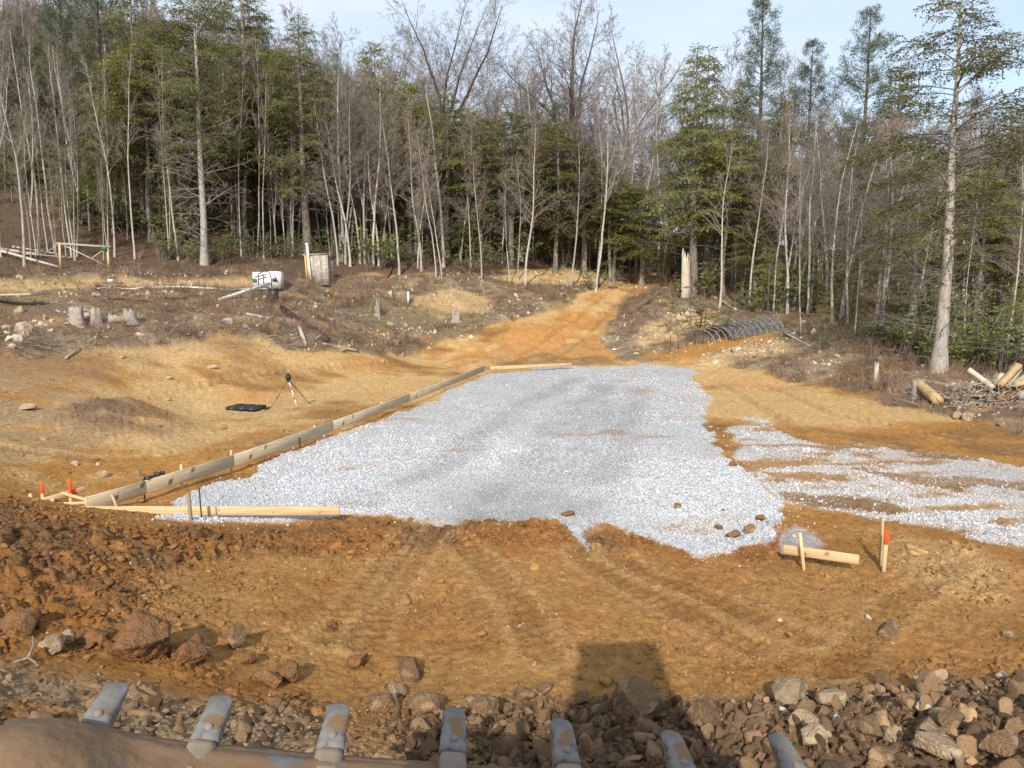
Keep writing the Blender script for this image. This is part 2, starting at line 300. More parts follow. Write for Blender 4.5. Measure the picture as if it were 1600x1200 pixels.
# ------------------------------------------------------------------ materials
def N(t, ty, **k):
    n = t.nodes.new(ty)
    for a, b in k.items():
        if a in n.inputs.keys(): n.inputs[a].default_value = b
        else: setattr(n, a, b)
    return n
def mat(name, c1, c2=None, scale=6, rough=.9, bump=.3, bs=40, bd=.01, stretch=(1, 1, 1), var=.25, trans=0, detail=6, metal=0, attr=None, spec=.3, c3=None, c3s=2, c3t=.6, hue=.02):
    m = bpy.data.materials.new(name); m.use_nodes = True; t = m.node_tree; t.nodes.clear(); l = t.links.new
    out = N(t, 'ShaderNodeOutputMaterial'); b = N(t, 'ShaderNodeBsdfPrincipled'); b.inputs['Roughness'].default_value = rough; b.inputs['Metallic'].default_value = metal
    b.inputs['Specular IOR Level'].default_value = spec
    tc = N(t, 'ShaderNodeTexCoord'); mp = N(t, 'ShaderNodeMapping'); mp.inputs['Scale'].default_value = stretch; l(tc.outputs['Object'], mp.inputs[0])
    ns = N(t, 'ShaderNodeTexNoise'); ns.inputs['Scale'].default_value = scale; ns.inputs['Detail'].default_value = detail; l(mp.outputs[0], ns.inputs['Vector'])
    mr = N(t, 'ShaderNodeMapRange'); mr.inputs['From Min'].default_value = .32; mr.inputs['From Max'].default_value = .68; l(ns.outputs[0], mr.inputs[0])
    mx = N(t, 'ShaderNodeMix', data_type='RGBA'); c2 = c2 or tuple(x*.6 for x in c1)
    mx.inputs[6].default_value = (*c1, 1); mx.inputs[7].default_value = (*c2, 1); l(mr.outputs[0], mx.inputs[0]); cur = mx.outputs[2]
    if attr:
        at = N(t, 'ShaderNodeAttribute', attribute_type='INSTANCER', attribute_name=attr); mm = N(t, 'ShaderNodeMix', data_type='RGBA', blend_type='MULTIPLY'); mm.inputs[0].default_value = 1
        l(cur, mm.inputs[6]); l(at.outputs['Color'], mm.inputs[7]); cur = mm.outputs[2]
    if c3:
        n3 = N(t, 'ShaderNodeTexNoise'); n3.inputs['Scale'].default_value = c3s; n3.inputs['Detail'].default_value = 8; l(tc.outputs['Object'], n3.inputs['Vector'])
        r3 = N(t, 'ShaderNodeMapRange'); r3.inputs['From Min'].default_value = c3t-.04; r3.inputs['From Max'].default_value = c3t+.04; l(n3.outputs[0], r3.inputs[0])
        m3 = N(t, 'ShaderNodeMix', data_type='RGBA'); m3.inputs[7].default_value = (*c3, 1); l(r3.outputs[0], m3.inputs[0]); l(cur, m3.inputs[6]); cur = m3.outputs[2]
    if var:
        oi = N(t, 'ShaderNodeObjectInfo'); hv = N(t, 'ShaderNodeHueSaturation'); v = N(t, 'ShaderNodeMapRange'); v.inputs['To Min'].default_value = 1-var; v.inputs['To Max'].default_value = 1+var
        l(oi.outputs['Random'], v.inputs[0]); l(v.outputs[0], hv.inputs['Value'])
        v2 = N(t, 'ShaderNodeMath', operation='MULTIPLY'); v2.inputs[1].default_value = 7.31; v3 = N(t, 'ShaderNodeMath', operation='FRACT'); v4 = N(t, 'ShaderNodeMapRange')
        v4.inputs['To Min'].default_value = .5-hue*var; v4.inputs['To Max'].default_value = .5+hue*var
        l(oi.outputs['Random'], v2.inputs[0]); l(v2.outputs[0], v3.inputs[0]); l(v3.outputs[0], v4.inputs[0]); l(v4.outputs[0], hv.inputs['Hue']); l(cur, hv.inputs['Color']); cur = hv.outputs[0]
    l(cur, b.inputs['Base Color'])
    if bump:
        nb = N(t, 'ShaderNodeTexNoise'); nb.inputs['Scale'].default_value = bs; nb.inputs['Detail'].default_value = 5; l(mp.outputs[0], nb.inputs['Vector'])
        bp = N(t, 'ShaderNodeBump'); bp.inputs['Strength'].default_value = bump; bp.inputs['Distance'].default_value = bd; l(nb.outputs[0], bp.inputs['Height']); l(bp.outputs[0], b.inputs['Normal'])
    sh = b.outputs[0]
    if trans:
        tr = N(t, 'ShaderNodeBsdfTranslucent'); l(cur, tr.inputs['Color']); ms = N(t, 'ShaderNodeMixShader'); ms.inputs[0].default_value = trans; l(sh, ms.inputs[1]); l(tr.outputs[0], ms.inputs[2]); sh = ms.outputs[0]
    l(sh, out.inputs['Surface']); return m
def ground_mat():
    m = bpy.data.materials.new('soil_and_gravel'); m.use_nodes = True; t = m.node_tree; t.nodes.clear(); l = t.links.new
    out = N(t, 'ShaderNodeOutputMaterial'); b = N(t, 'ShaderNodeBsdfPrincipled'); b.inputs['Roughness'].default_value = .95; b.inputs['Specular IOR Level'].default_value = .15
    a = N(t, 'ShaderNodeAttribute', attribute_name='soil'); g = N(t, 'ShaderNodeAttribute', attribute_name='gravelly'); tc = N(t, 'ShaderNodeTexCoord')
    n1 = N(t, 'ShaderNodeTexNoise'); n1.inputs['Scale'].default_value = 9; n1.inputs['Detail'].default_value = 9; n1.inputs['Roughness'].default_value = .68; l(tc.outputs['Object'], n1.inputs['Vector'])
    r1 = N(t, 'ShaderNodeMapRange'); r1.inputs['From Min'].default_value = .3; r1.inputs['From Max'].default_value = .7; r1.inputs['To Min'].default_value = .62; r1.inputs['To Max'].default_value = 1.34; l(n1.outputs[0], r1.inputs[0])
    mm = N(t, 'ShaderNodeMix', data_type='RGBA', blend_type='MULTIPLY'); mm.inputs[0].default_value = 1; l(a.outputs['Color'], mm.inputs[6]); l(r1.outputs[0], mm.inputs[7])
    vo = N(t, 'ShaderNodeTexVoronoi'); vo.inputs['Scale'].default_value = 42; vo.inputs['Randomness'].default_value = 1; l(tc.outputs['Object'], vo.inputs['Vector'])
    sp = N(t, 'ShaderNodeSeparateColor'); l(vo.outputs['Color'], sp.inputs[0]); r2 = N(t, 'ShaderNodeMapRange'); r2.inputs['To Min'].default_value = .66; r2.inputs['To Max'].default_value = 1.22; l(sp.outputs[0], r2.inputs[0])
    mg = N(t, 'ShaderNodeMix', data_type='RGBA', blend_type='MULTIPLY'); mg.inputs[0].default_value = 1; l(a.outputs['Color'], mg.inputs[6]); l(r2.outputs[0], mg.inputs[7])
    fm = N(t, 'ShaderNodeMix', data_type='RGBA'); l(g.outputs['Fac'], fm.inputs[0]); l(mm.outputs[2], fm.inputs[6]); l(mg.outputs[2], fm.inputs[7]); l(fm.outputs[2], b.inputs['Base Color'])
    n2 = N(t, 'ShaderNodeTexNoise'); n2.inputs['Scale'].default_value = 15; n2.inputs['Detail'].default_value = 10; n2.inputs['Roughness'].default_value = .72; l(tc.outputs['Object'], n2.inputs['Vector'])
    mh = N(t, 'ShaderNodeMix', data_type='FLOAT'); l(g.outputs['Fac'], mh.inputs[0]); l(n2.outputs[0], mh.inputs[2]); vd = N(t, 'ShaderNodeMath', operation='MULTIPLY'); vd.inputs[1].default_value = .3; l(vo.outputs['Distance'], vd.inputs[0]); l(vd.outputs[0], mh.inputs[3])
    bp = N(t, 'ShaderNodeBump'); bp.inputs['Strength'].default_value = 1; bp.inputs['Distance'].default_value = .055; l(mh.outputs[0], bp.inputs['Height']); l(bp.outputs[0], b.inputs['Normal'])
    l(b.outputs[0], out.inputs['Surface']); return m
MT = dict(
 pine_board=mat('fresh_pine_board', (.60,.44,.25), (.40,.265,.13), 4, .8, .3, 30, .003, (.45,14,14), .12, c3=(.26,.15,.07), c3s=6, c3t=.67),
 treated=mat('weathered_form_board', (.60,.49,.33), (.38,.30,.19), 4, .85, .3, 30, .003, (.45,12,12), .15, c3=(.14,.11,.07), c3s=3, c3t=.68),
 stake=mat('pine_stake', (.60,.44,.25), (.48,.33,.17), 8, .8, .2, 40, .002, (8,8,.8), .15),
 oldstake=mat('grey_stake', (.30,.23,.15), (.22,.16,.10), 8, .85, .2, 40, .002, (8,8,.8), .1),
 orange=mat('orange_marking_paint', (.92,.10,.02), (.80,.08,.02), 9, .6, .1, 60, .001, var=.05),
 black=mat('black_plastic', (.018,.02,.022), (.03,.032,.034), 12, .45, .15, 40, .002, var=.05, spec=.5),
 rebar=mat('dark_steel_rod', (.03,.025,.025), (.05,.035,.03), 20, .6, .2, 80, .001, var=.05, metal=.4),
 white=mat('white_plastic', (.78,.79,.78), (.66,.66,.63), 5, .5, .08, 30, .002, var=.04, spec=.5),
 alu=mat('aluminium_leg', (.72,.72,.70), (.6,.6,.58), 8, .4, 0, var=.05, metal=.3),
 green=mat('green_plastic', (.02,.14,.09), (.015,.1,.06), 5, .5, 0, var=.05),
 ply=mat('weathered_plywood', (.42,.37,.31), (.22,.18,.15), 9, .9, .4, 30, .004, (3,3,.5), .05, c3=(.52,.46,.38), c3s=7, c3t=.56),
 yellow=mat('new_yellow_lumber', (.62,.44,.18), (.5,.33,.12), 6, .8, .2, 30, .003, (6,6,.6), .1),
 steel=mat('maroon_steel_beam', (.12,.045,.042), (.09,.035,.035), 3, .6, .1, 30, .002, var=.05, c3=(.30,.2,.14), c3s=4, c3t=.66),
 stump=mat('grey_stump_wood', (.42,.37,.31), (.25,.21,.17), 9, .92, .7, 22, .02, (5,5,.7), .15),
 deadstick=mat('dead_grey_stick', (.34,.28,.215), (.2,.155,.115), 8, .9, .3, 22, .01, (4,4,.6), .25),
 oldwood=mat('bleached_dead_wood', (.52,.46,.38), (.34,.28,.21), 8, .9, .5, 22, .01, (4,4,.6), .25),
 brownwood=mat('brown_log_bark', (.26,.18,.12), (.14,.09,.06), 8, .92, .7, 22, .015, (4,4,.7), .3),
 goldlog=mat('peeled_yellow_log', (.50,.36,.18), (.33,.23,.12), 4, .8, .3, 22, .006, (4,4,.7), .1),
 rust=mat('rusty_sheet', (.42,.13,.04), (.22,.08,.04), 6, .85, .4, 22, .01, var=.1),
 twig=mat('dead_brush_twig', (.27,.20,.145), (.17,.115,.085), 2, .95, 0, var=.4, attr='col'),
 drygrass=mat('dry_grass_blade', (.52,.38,.19), (.40,.27,.13), 2, .9, 0, var=.3, trans=.2),
 rhodo=mat('rhododendron_leaf', (.28,.31,.065), (.12,.18,.04), 3, .45, 0, var=.35, trans=.18, spec=.5),
 hem=mat('hemlock_foliage', (.235,.24,.085), (.14,.15,.06), .9, .75, 0, var=.3, trans=.38),
 hemy=mat('olive_hemlock_foliage', (.31,.29,.078), (.18,.18,.058), .9, .75, 0, var=.25, trans=.42),
 pine=mat('white_pine_needles', (.13,.165,.07), (.065,.09,.042), .9, .7, 0, var=.25, trans=.18),
 bark=mat('grey_brown_bark', (.235,.205,.17), (.13,.11,.09), 5, .95, .8, 16, .02, (3,3,.6), .25),
 greybark=mat('pale_grey_bark', (.40,.365,.32), (.25,.225,.195), 5, .95, .9, 16, .02, (3,3,.6), .1),
 pale=mat('pale_smooth_bark', (.44,.405,.35), (.29,.26,.22), 4, .9, .3, 14, .008, (2,2,1.6), .22, c3=(.17,.14,.12), c3s=5, c3t=.66),
 twigs=mat('bare_grey_twigs', (.28,.25,.215), (.19,.165,.14), 1.5, .95, 0, var=.3),
 redtwigs=mat('bare_reddish_twigs', (.25,.205,.178), (.18,.142,.122), 1.5, .95, 0, var=.3),
 darkbark=mat('dark_oak_bark', (.13,.108,.085), (.075,.06,.05), 4, .95, .5, 12, .02, (3,3,.6), .2),
 rock=mat('dusty_tan_rock', (.37,.28,.175), (.25,.165,.09), 9, .95, 1, 42, .03, var=.22, c3=(.46,.37,.25), c3s=7, c3t=.6),
 rockd=mat('brown_earthy_rock', (.22,.135,.07), (.13,.08,.042), 9, .97, 1, 42, .035, var=.22, c3=(.29,.19,.105), c3s=8, c3t=.58),
 rockp=mat('pale_limestone', (.52,.46,.37), (.34,.27,.19), 3, .9, .7, 12, .02, var=.12, c3=(.2,.16,.12), c3s=3, c3t=.66),
 clodr=mat('red_clay_clod', (.26,.125,.048), (.17,.082,.035), 9, .97, 1, 38, .04, var=.12, c3=(.20,.11,.05), c3s=7, c3t=.58),
 clod=mat('soil_crumb', (1,1,1), (.62,.6,.58), 9, .97, .8, 30, .01, var=.2, attr='col'),
 gstone=mat('crushed_limestone', (.48,.49,.51), (.40,.41,.43), 14, .85, .2, 50, .004, var=.15, attr='col'),
 mach=mat('mud_caked_steel', (.225,.142,.078), (.14,.088,.05), 7, .95, .5, 18, .02, var=0, c3=(.12,.125,.135), c3s=7, c3t=.64),
 tooth=mat('worn_blue_grey_steel', (.235,.222,.205), (.13,.122,.112), 16, .6, .8, 40, .004, var=.1, metal=.05, spec=.25, c3=(.09,.09,.095), c3s=30, c3t=.62),
 shank=mat('muddy_steel_shank', (.30,.235,.165), (.20,.16,.125), 7, .75, .5, 22, .004, var=.08, metal=.1, c3=(.2,.215,.235), c3s=12, c3t=.56),
 cabm=mat('yellow_machine_paint', (.55,.33,.03), (.5,.3,.03), 3, .5, 0, var=0), cabd=mat('dark_cab_steel', (.03,.03,.03), None, 3, .5, 0, var=0),
 net=mat('black_netting', (.10,.10,.095), (.15,.145,.135), 30, .8, .3, 60, .004, var=0), pvc=mat('grey_pvc_hoop', (.42,.43,.43), (.32,.33,.33), 5, .5, 0, var=.1),
)
def dirty_cap(m):                              # mud caked round the bolt of a tooth cap
    t = m.node_tree; l = t.links.new; b = next(n for n in t.nodes if n.type == 'BSDF_PRINCIPLED'); src = b.inputs['Base Color'].links[0].from_socket
    tc = N(t, 'ShaderNodeTexCoord'); sx = N(t, 'ShaderNodeSeparateXYZ'); l(tc.outputs['Object'], sx.inputs[0]); ns = N(t, 'ShaderNodeTexNoise'); ns.inputs['Scale'].default_value = 28; ns.inputs['Detail'].default_value = 6; l(tc.outputs['Object'], ns.inputs['Vector'])
    def M_(op, a, b_=None):
        n = N(t, 'ShaderNodeMath', operation=op)
        for i_, q in enumerate((a, b_)):
            if q is None: continue
            if isinstance(q, (int, float)): n.inputs[i_].default_value = q
            else: l(q, n.inputs[i_])
        return n.outputs[0]
    y = M_('DIVIDE', M_('ADD', sx.outputs['Y'], .105), .052); x = M_('DIVIDE', sx.outputs['X'], .034); r = M_('ADD', M_('MULTIPLY', y, y), M_('MULTIPLY', x, x)); oi = N(t, 'ShaderNodeObjectInfo'); cx = N(t, 'ShaderNodeCombineXYZ'); l(oi.outputs['Random'], cx.inputs[2]); va = N(t, 'ShaderNodeVectorMath', operation='SCALE'); va.inputs[3].default_value = 9; l(cx.outputs[0], va.inputs[0]); vb = N(t, 'ShaderNodeVectorMath', operation='ADD'); l(va.outputs[0], vb.inputs[0]); l(tc.outputs['Object'], vb.inputs[1]); l(vb.outputs[0], ns.inputs['Vector']); ns.inputs['Scale'].default_value = 17; r = M_('ADD', r, M_('MULTIPLY', ns.outputs[0], 5.5))
    mr = N(t, 'ShaderNodeMapRange'); mr.inputs['From Min'].default_value = 3.35; mr.inputs['From Max'].default_value = 3.0; l(r, mr.inputs[0]); mx = N(t, 'ShaderNodeMix', data_type='RGBA'); mx.inputs[7].default_value = (.22, .13, .065, 1); l(mr.outputs[0], mx.inputs[0]); l(src, mx.inputs[6]); l(mx.outputs[2], b.inputs['Base Color'])
dirty_cap(MT['tooth'])
MT['ground'] = ground_mat()
# ------------------------------------------------------------------ the ground, one sheet to the horizon
th = np.r_[np.linspace(-180, -39, 36)[:-1], np.linspace(-39, 39, 760), np.linspace(39, 180, 36)[1:]]
rr = [1.0, 1.8, 2.6, 3.2, 3.6]
while rr[-1] < 900:
    q = rr[-1]; rr.append(q+min(1.25*q*q/2656, .26 if q < 62 else .26+(q-62)*.045))
rr = np.array(rr); TH, RR = np.meshgrid(np.radians(th), rr)
gx, gy = (RR*np.sin(TH)).ravel(), (RR*np.cos(TH)).ravel()
gzv, gcol, GM = ground(gx, gy)
nR, nT = RR.shape; i = np.arange(nR-1)[:, None]*nT; j = np.arange(nT-1)[None]
Q = np.stack([i+j, i+j+1, i+nT+j+1, i+nT+j], -1).reshape(-1, 4)[:, ::-1]
Vg = np.c_[gx, gy, gzv]
go = mk('ground', Vg, [Q], MT['ground'], smooth=True); tag(go, 'orange clay building site with a graded pad and brushy banks', None, None, 'structure')
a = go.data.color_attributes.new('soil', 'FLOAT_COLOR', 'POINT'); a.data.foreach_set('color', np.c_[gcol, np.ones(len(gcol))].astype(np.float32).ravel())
a = go.data.attributes.new('gravelly', 'FLOAT', 'POINT'); a.data.foreach_set('value', np.clip(GM['g'], 0, 1).astype(np.float32))
_ths = np.radians(th); _Zg = gzv.reshape(nR, nT)
def Hgrid(x, y):
    r_ = np.clip(np.hypot(x, y), rr[0], rr[-1]-1); t_ = np.arctan2(x, y)
    fr = np.clip(np.searchsorted(rr, r_)-1, 0, nR-2); ft = np.clip(np.searchsorted(_ths, t_)-1, 0, nT-2)
    a_ = (r_-rr[fr])/(rr[fr+1]-rr[fr]); b_ = (t_-_ths[ft])/(_ths[ft+1]-_ths[ft])
    return (_Zg[fr, ft]*(1-b_)+_Zg[fr, ft+1]*b_)*(1-a_)+(_Zg[fr+1, ft]*(1-b_)+_Zg[fr+1, ft+1]*b_)*a_
def gz(x, y): return float(Hgrid(np.array([float(x)]), np.array([float(y)]))[0])
_tt = np.concatenate([np.arange(3.6, 40, .05), np.arange(40, 130, .15)])
def G(u, v):
    k = (u, v)
    if k not in _gc:
        d = ray(u, v); t = _tt/d[1]; x, y, z = d[0]*t, d[1]*t, CZ+d[2]*t; b = np.nonzero(z < Hgrid(x, y))[0]; i = b[0] if len(b) else len(t)-1; _gc[k] = np.array([x[i], y[i]])
    return _gc[k]
dens_cols = (np.abs(TH) < R(38.6)).ravel() & (RR.ravel() > 3.7)
dr = np.gradient(rr); cell = (RR*np.gradient(np.radians(th))[None]*dr[:, None]).ravel()
def pick(dens, n=None, seed=0):
    """random ground points with the given density per square metre"""
    g = np.random.default_rng(seed); w = np.where(dens_cols, cell*dens, 0); tot = w.sum(); n = int(n or tot)
    idx = g.choice(len(w), n, p=w/tot); ri, ti = idx//nT, idx % nT
    jr = (g.random(n)-.5)*dr[ri]; jt = (g.random(n)-.5)*np.gradient(np.radians(th))[ti]; r_ = rr[ri]+jr; t_ = np.radians(th[ti])+jt
    # bilinear height from the sheet
    fr = np.clip(np.searchsorted(rr, r_)-1, 0, nR-2); ft = np.clip(np.searchsorted(np.radians(th), t_)-1, 0, nT-2)
    a_ = (r_-rr[fr])/(rr[fr+1]-rr[fr]); b_ = (t_-np.radians(th[ft]))/(np.radians(th[ft+1])-np.radians(th[ft])); Zg = gzv.reshape(nR, nT)
    z = (Zg[fr, ft]*(1-b_)+Zg[fr, ft+1]*b_)*(1-a_)+(Zg[fr+1, ft]*(1-b_)+Zg[fr+1, ft+1]*b_)*a_
    return np.c_[r_*np.sin(t_), r_*np.cos(t_), z], idx
# ------------------------------------------------------------------ rocks and clods
def ico(l):
    bm = bmesh.new(); bmesh.ops.create_icosphere(bm, subdivisions=l, radius=1); bm.verts.ensure_lookup_table()
    V = np.array([v.co[:] for v in bm.verts]); T = np.array([[v.index for v in f.verts] for f in bm.faces]); bm.free(); return V, T
ICO = {l: ico(l) for l in (1, 2, 3, 4, 5)}
def n3(V, sc, s): return (fbm(V[:, 0]+V[:, 2]*.7+9, V[:, 1]-V[:, 2]*.6+4, sc, 3, s)+fbm(V[:, 2]+7, V[:, 0]+V[:, 1]*.5+3, sc, 3, s+40))*.5
def rockV(seed, l=3, planes=12, dmin=.5, dmax=.85, nz=.05, sq=(1, .8, .62)):
    g = np.random.default_rng(seed); V = ICO[l][0].copy()
    for k in range(planes):
        n = g.normal(size=3); n /= np.linalg.norm(n); d = g.uniform(dmin, dmax); V -= np.outer(np.maximum(V@n-d, 0), n)
    V += V*(n3(V*1.0, .5, seed)*nz*2.2+n3(V, .16, seed+3)*nz+(n3(V, .07, seed+9)*nz*.6 if l > 3 else 0))[:, None]
    V *= np.array(sq)*g.uniform(.85, 1.15, 3); V /= np.abs(V).max(); return V
def proto(name, V, T, m, smooth=False): return mk(name, V, [T], m, None, smooth, link=False)
def scatter(name, protos, pts, rot, scl, idx, col, label, ground_sink=0):
    """many small loose pieces as one object: a point mesh whose points carry the pieces"""
    me = bpy.data.meshes.new(name); me.vertices.add(len(pts)); me.vertices.foreach_set('co', np.asarray(pts, np.float32).ravel())
    for nm, ty, v, f in (('rot', 'FLOAT_VECTOR', rot, 'vector'), ('scl', 'FLOAT_VECTOR', scl, 'vector'), ('col', 'FLOAT_VECTOR', col, 'vector')):
        at = me.attributes.new(nm, ty, 'POINT'); at.data.foreach_set(f, np.asarray(v, np.float32).ravel())
    at = me.attributes.new('idx', 'INT', 'POINT'); at.data.foreach_set('value', np.asarray(idx, np.int32))
    o = bpy.data.objects.new(name, me); C.objects.link(o); tag(o, label, None, None, 'stuff')
    pc = bpy.data.collections.new(name+'_pieces')
    for p in protos: pc.objects.link(p)
    ng = bpy.data.node_groups.new(name+'_nodes', 'GeometryNodeTree'); ng.interface.new_socket('Geometry', in_out='INPUT', socket_type='NodeSocketGeometry'); ng.interface.new_socket('Geometry', in_out='OUTPUT', socket_type='NodeSocketGeometry')
    gi, goo = ng.nodes.new('NodeGroupInput'), ng.nodes.new('NodeGroupOutput'); ip = ng.nodes.new('GeometryNodeInstanceOnPoints'); ci = ng.nodes.new('GeometryNodeCollectionInfo')
    ci.inputs[0].default_value = pc; ci.inputs['Separate Children'].default_value = True; ci.inputs['Reset Children'].default_value = True
    def na(n, t): q = ng.nodes.new('GeometryNodeInputNamedAttribute'); q.data_type = t; q.inputs[0].default_value = n; return q
    l = ng.links.new; l(gi.outputs[0], ip.inputs['Points']); l(ci.outputs[0], ip.inputs['Instance']); ip.inputs['Pick Instance'].default_value = True
    l(na('idx', 'INT').outputs[0], ip.inputs['Instance Index']); l(na('rot', 'FLOAT_VECTOR').outputs[0], ip.inputs['Rotation']); l(na('scl', 'FLOAT_VECTOR').outputs[0], ip.inputs['Scale'])
    l(ip.outputs[0], goo.inputs[0]); md = o.modifiers.new('scatter', 'NODES'); md.node_group = ng; return o
def rr3(n, g, tilt=6.28): return np.c_[g.uniform(-tilt, tilt, n)*.5, g.uniform(-tilt, tilt, n)*.5, g.uniform(0, 6.28, n)]
def sc3(s, g, j=.25): return np.c_[s, s, s]*g.uniform(1-j, 1+j, (len(s), 3))
gp_ = GM['gp']; Yv = gy
# gravel stones
gst = [proto('stone_%d' % k, rockV(200+k, 1 if k % 2 else 2, 7, .45, .8, .02, (1, .8, .45)), ICO[1 if k % 2 else 2][1], MT['gstone']) for k in range(6)]
gm = GM['g']*(1-GM['fine']); dn = gm*np.clip(1700*(12/np.maximum(Yv, 4))**2.9, 40, 1500)*np.where(GM['spd'] > .03, .75, 1)
edge = np.exp(-(np.clip(-sdist(gx, gy, Z['pad']), 0, 9)/.22)**1)*(gp_ < .5)*60*(Yv < 20); edge2 = (GM['spd'] > .02)*60*(Yv < 22)
pts, ix = pick(dn+edge+edge2, seed=1); g = np.random.default_rng(2); n = len(pts); s = g.lognormal(math.log(.0118), .42, n)*np.clip((pts[:, 1]/13)**.3, 1, 2)
pts[:, 2] += s*.05
print('gravel', n)
gv = .98+.30*fbm(pts[:, 0], pts[:, 1]*.8+pts[:, 0]*.5, 3.2, 3, 171)+.12*fbm(pts[:, 0], pts[:, 1], .8, 3, 172); dusty = sst(.25, .5, fbm(pts[:, 0], pts[:, 1]*1.7, 1.6, 4, 95))*.5+(1-sst(0, 1, GM['gp'][ix]))*.25  # soft darker patches: part damp, part shade put into the stone colour
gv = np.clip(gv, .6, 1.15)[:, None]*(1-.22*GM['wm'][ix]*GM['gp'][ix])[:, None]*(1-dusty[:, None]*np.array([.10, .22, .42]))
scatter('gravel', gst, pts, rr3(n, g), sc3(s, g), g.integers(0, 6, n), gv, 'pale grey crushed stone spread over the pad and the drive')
# soil crumbs
cl = [proto('clod_%d' % k, rockV(300+k, 2, 9, .35, .85, .16, (1, .7, .42)), ICO[2][1], MT['clod'], False) for k in range(6)]
dn = GM['soft']*(1-gm)*(np.where(Yv < 11, 150, np.where(Yv < 16, 60, 26))*(.5+2.2*GM['rough']+3.0*(fbm(gx, gy, .9, 4, 123) > .14)))*(Yv < 34)
pts, ix = pick(dn, seed=3); n = len(pts); g = np.random.default_rng(4); s = g.lognormal(math.log(.0115), .62, n)*(1+.5*GM['rough'][ix]); s = np.clip(s, .005, .10); pts[:, 2] += s*.08
c = gcol[ix]*g.uniform(.75, 1.25, (n, 1)); wht = g.random(n) < .018; s[wht] = np.minimum(s[wht], .02); c[wht] = np.array([.6, .55, .46])*g.uniform(.8, 1.2, (wht.sum(), 1)); print('crumbs', n)
scatter('soil_crumbs', cl, pts, rr3(n, g, 1.2), sc3(s, g), g.integers(0, 6, n), c, 'loose crumbs and clods of orange clay lying on the graded ground')
# rubble of the bank below the bucket
bk = np.maximum(sst(-.1, .3, sdist(gx, gy, Z['brownb'])), .16*sst(-.1, .3, sdist(gx, gy, Z['greyb'])))
pts, ix = pick(bk*420, seed=5); n = len(pts); g = np.random.default_rng(6); s = np.clip(g.lognormal(math.log(.019), .72, n), .006, .11); pts[:, 2] += s*.3
c = (np.array([.205, .127, .066])+np.array([.075, .05, .03])*sst(1, 2.6, pts[:, 0])[:, None])*g.uniform(.55, 1.45, (n, 1))*np.where(g.random((n, 1)) < .12, 1.6, 1); print('rubble', n)
rb = [proto('rubble_%d' % k, rockV(340+k, 3, 14, .32, .8, .07, (1, .78, .6)), ICO[3][1], MT['clod']) for k in range(8)]
scatter('rubble', rb, pts, rr3(n, g), sc3(s, g), g.integers(0, 8, n), c, 'brown broken rubble covering the near bank in front of the bucket')
# pale stones on the brushy ground
dn = GM['tn']*3.0*(1+4*(fbm(gx, gy, 2, 3, 133) > .25))+sst(-.2, .2, sdist(gx, gy, Z['tan2']))*30+sst(-.2, .2, sdist(gx, gy, Z['tan1']))*10+sst(-.2, .2, sdist(gx, gy, Z['ybank']))*6
dn = dn*(Yv < 62); pts, ix = pick(dn, seed=7); n = len(pts); g = np.random.default_rng(8); s = np.clip(g.lognormal(math.log(.05), .5, n), .02, .19); pts[:, 2] += s*.2
c = np.array([.52, .43, .31])*g.uniform(.6, 1.3, (n, 1)); print('stones', n)
scatter('loose_stones', [p.copy() for p in rb], pts, rr3(n, g), sc3(s, g), g.integers(0, 8, n), c, 'small pale stones strewn over the brushy banks')
# dead brush, brambles and dry grass
def brush_mesh(seed, n, h, spread, r, droop):
    g = np.random.default_rng(seed); B = MB()
    for k in range(n):
        a = g.uniform(0, 6.28); q = g.uniform(0, .35)*spread; p = np.array([q*math.cos(a), q*math.sin(a), -.05]); a2 = g.uniform(0, 6.28); L_ = h*g.uniform(.4, 1.1)
        d = np.array([math.cos(a2)*spread*g.uniform(.1, 1), math.sin(a2)*spread*g.uniform(.1, 1), g.uniform(.3, 1)]); d /= np.linalg.norm(d); pl = [p]
        for s_ in range(4): p = p+d*L_/4; pl.append(p); d = d+g.normal(0, .28, 3)+np.array([0, 0, -droop]); d /= np.linalg.norm(d)
        B.tube(pl, np.linspace(r, r*.45, 5), 3)
        if g.random() < .7:
            q = pl[g.integers(1, 4)]; e = d+g.normal(0, .7, 3); e /= np.linalg.norm(e); B.tube([q, q+e*L_*.25, q+e*L_*.4+g.normal(0, .03, 3)], [r*.7, r*.5, r*.35], 3)
    return B
br = [brush_mesh(400+k, 20, .55, .9, .0065, .18).obj('brush_%d' % k, MT['twig'], link=False) for k in range(5)]+[brush_mesh(410+k, 9, .8, .3, .007, -.02).obj('brush_a%d' % k, MT['twig'], link=False) for k in range(3)]
edgeb = np.exp(-np.abs(sdist(gx, gy, Z['terrace']))/.8)
noy = 1-np.maximum.reduce([sst(-.2, .3, sdist(gx, gy, Z[k])) for k in ('ybank', 'ybank2', 'tan1', 'rpath', 'road', 'ytan')])*.9
dn = (GM['tn']*6.0*sst(-.35, .25, fbm(gx, gy, 2.6, 3, 141)+.1)+GM['forest']*2.2*(Yv < 66))*noy*(Yv < 66); pts, ix = pick(dn, seed=9); n = len(pts); g = np.random.default_rng(10); s = g.uniform(.5, 1.25, n); print('brush', n)
tint = np.array([[1, .98, .92], [1, .84, .74], [1.35, 1.28, 1.12], [.75, .7, .64]])[g.choice(4, n, p=[.38, .2, .24, .18])]
scatter('brush', br, pts, np.c_[g.normal(0, .12, n), g.normal(0, .12, n), g.uniform(0, 6.28, n)], np.c_[s, s, s*g.uniform(.6, 1.1, n)], g.integers(0, 8, n), tint, 'tangled dead brambles and twigs over the banks and the wood edge')
gr = [brush_mesh(430+k, 40, .45, .25, .004, .05).obj('tuft_%d' % k, MT['drygrass'], link=False) for k in range(3)]
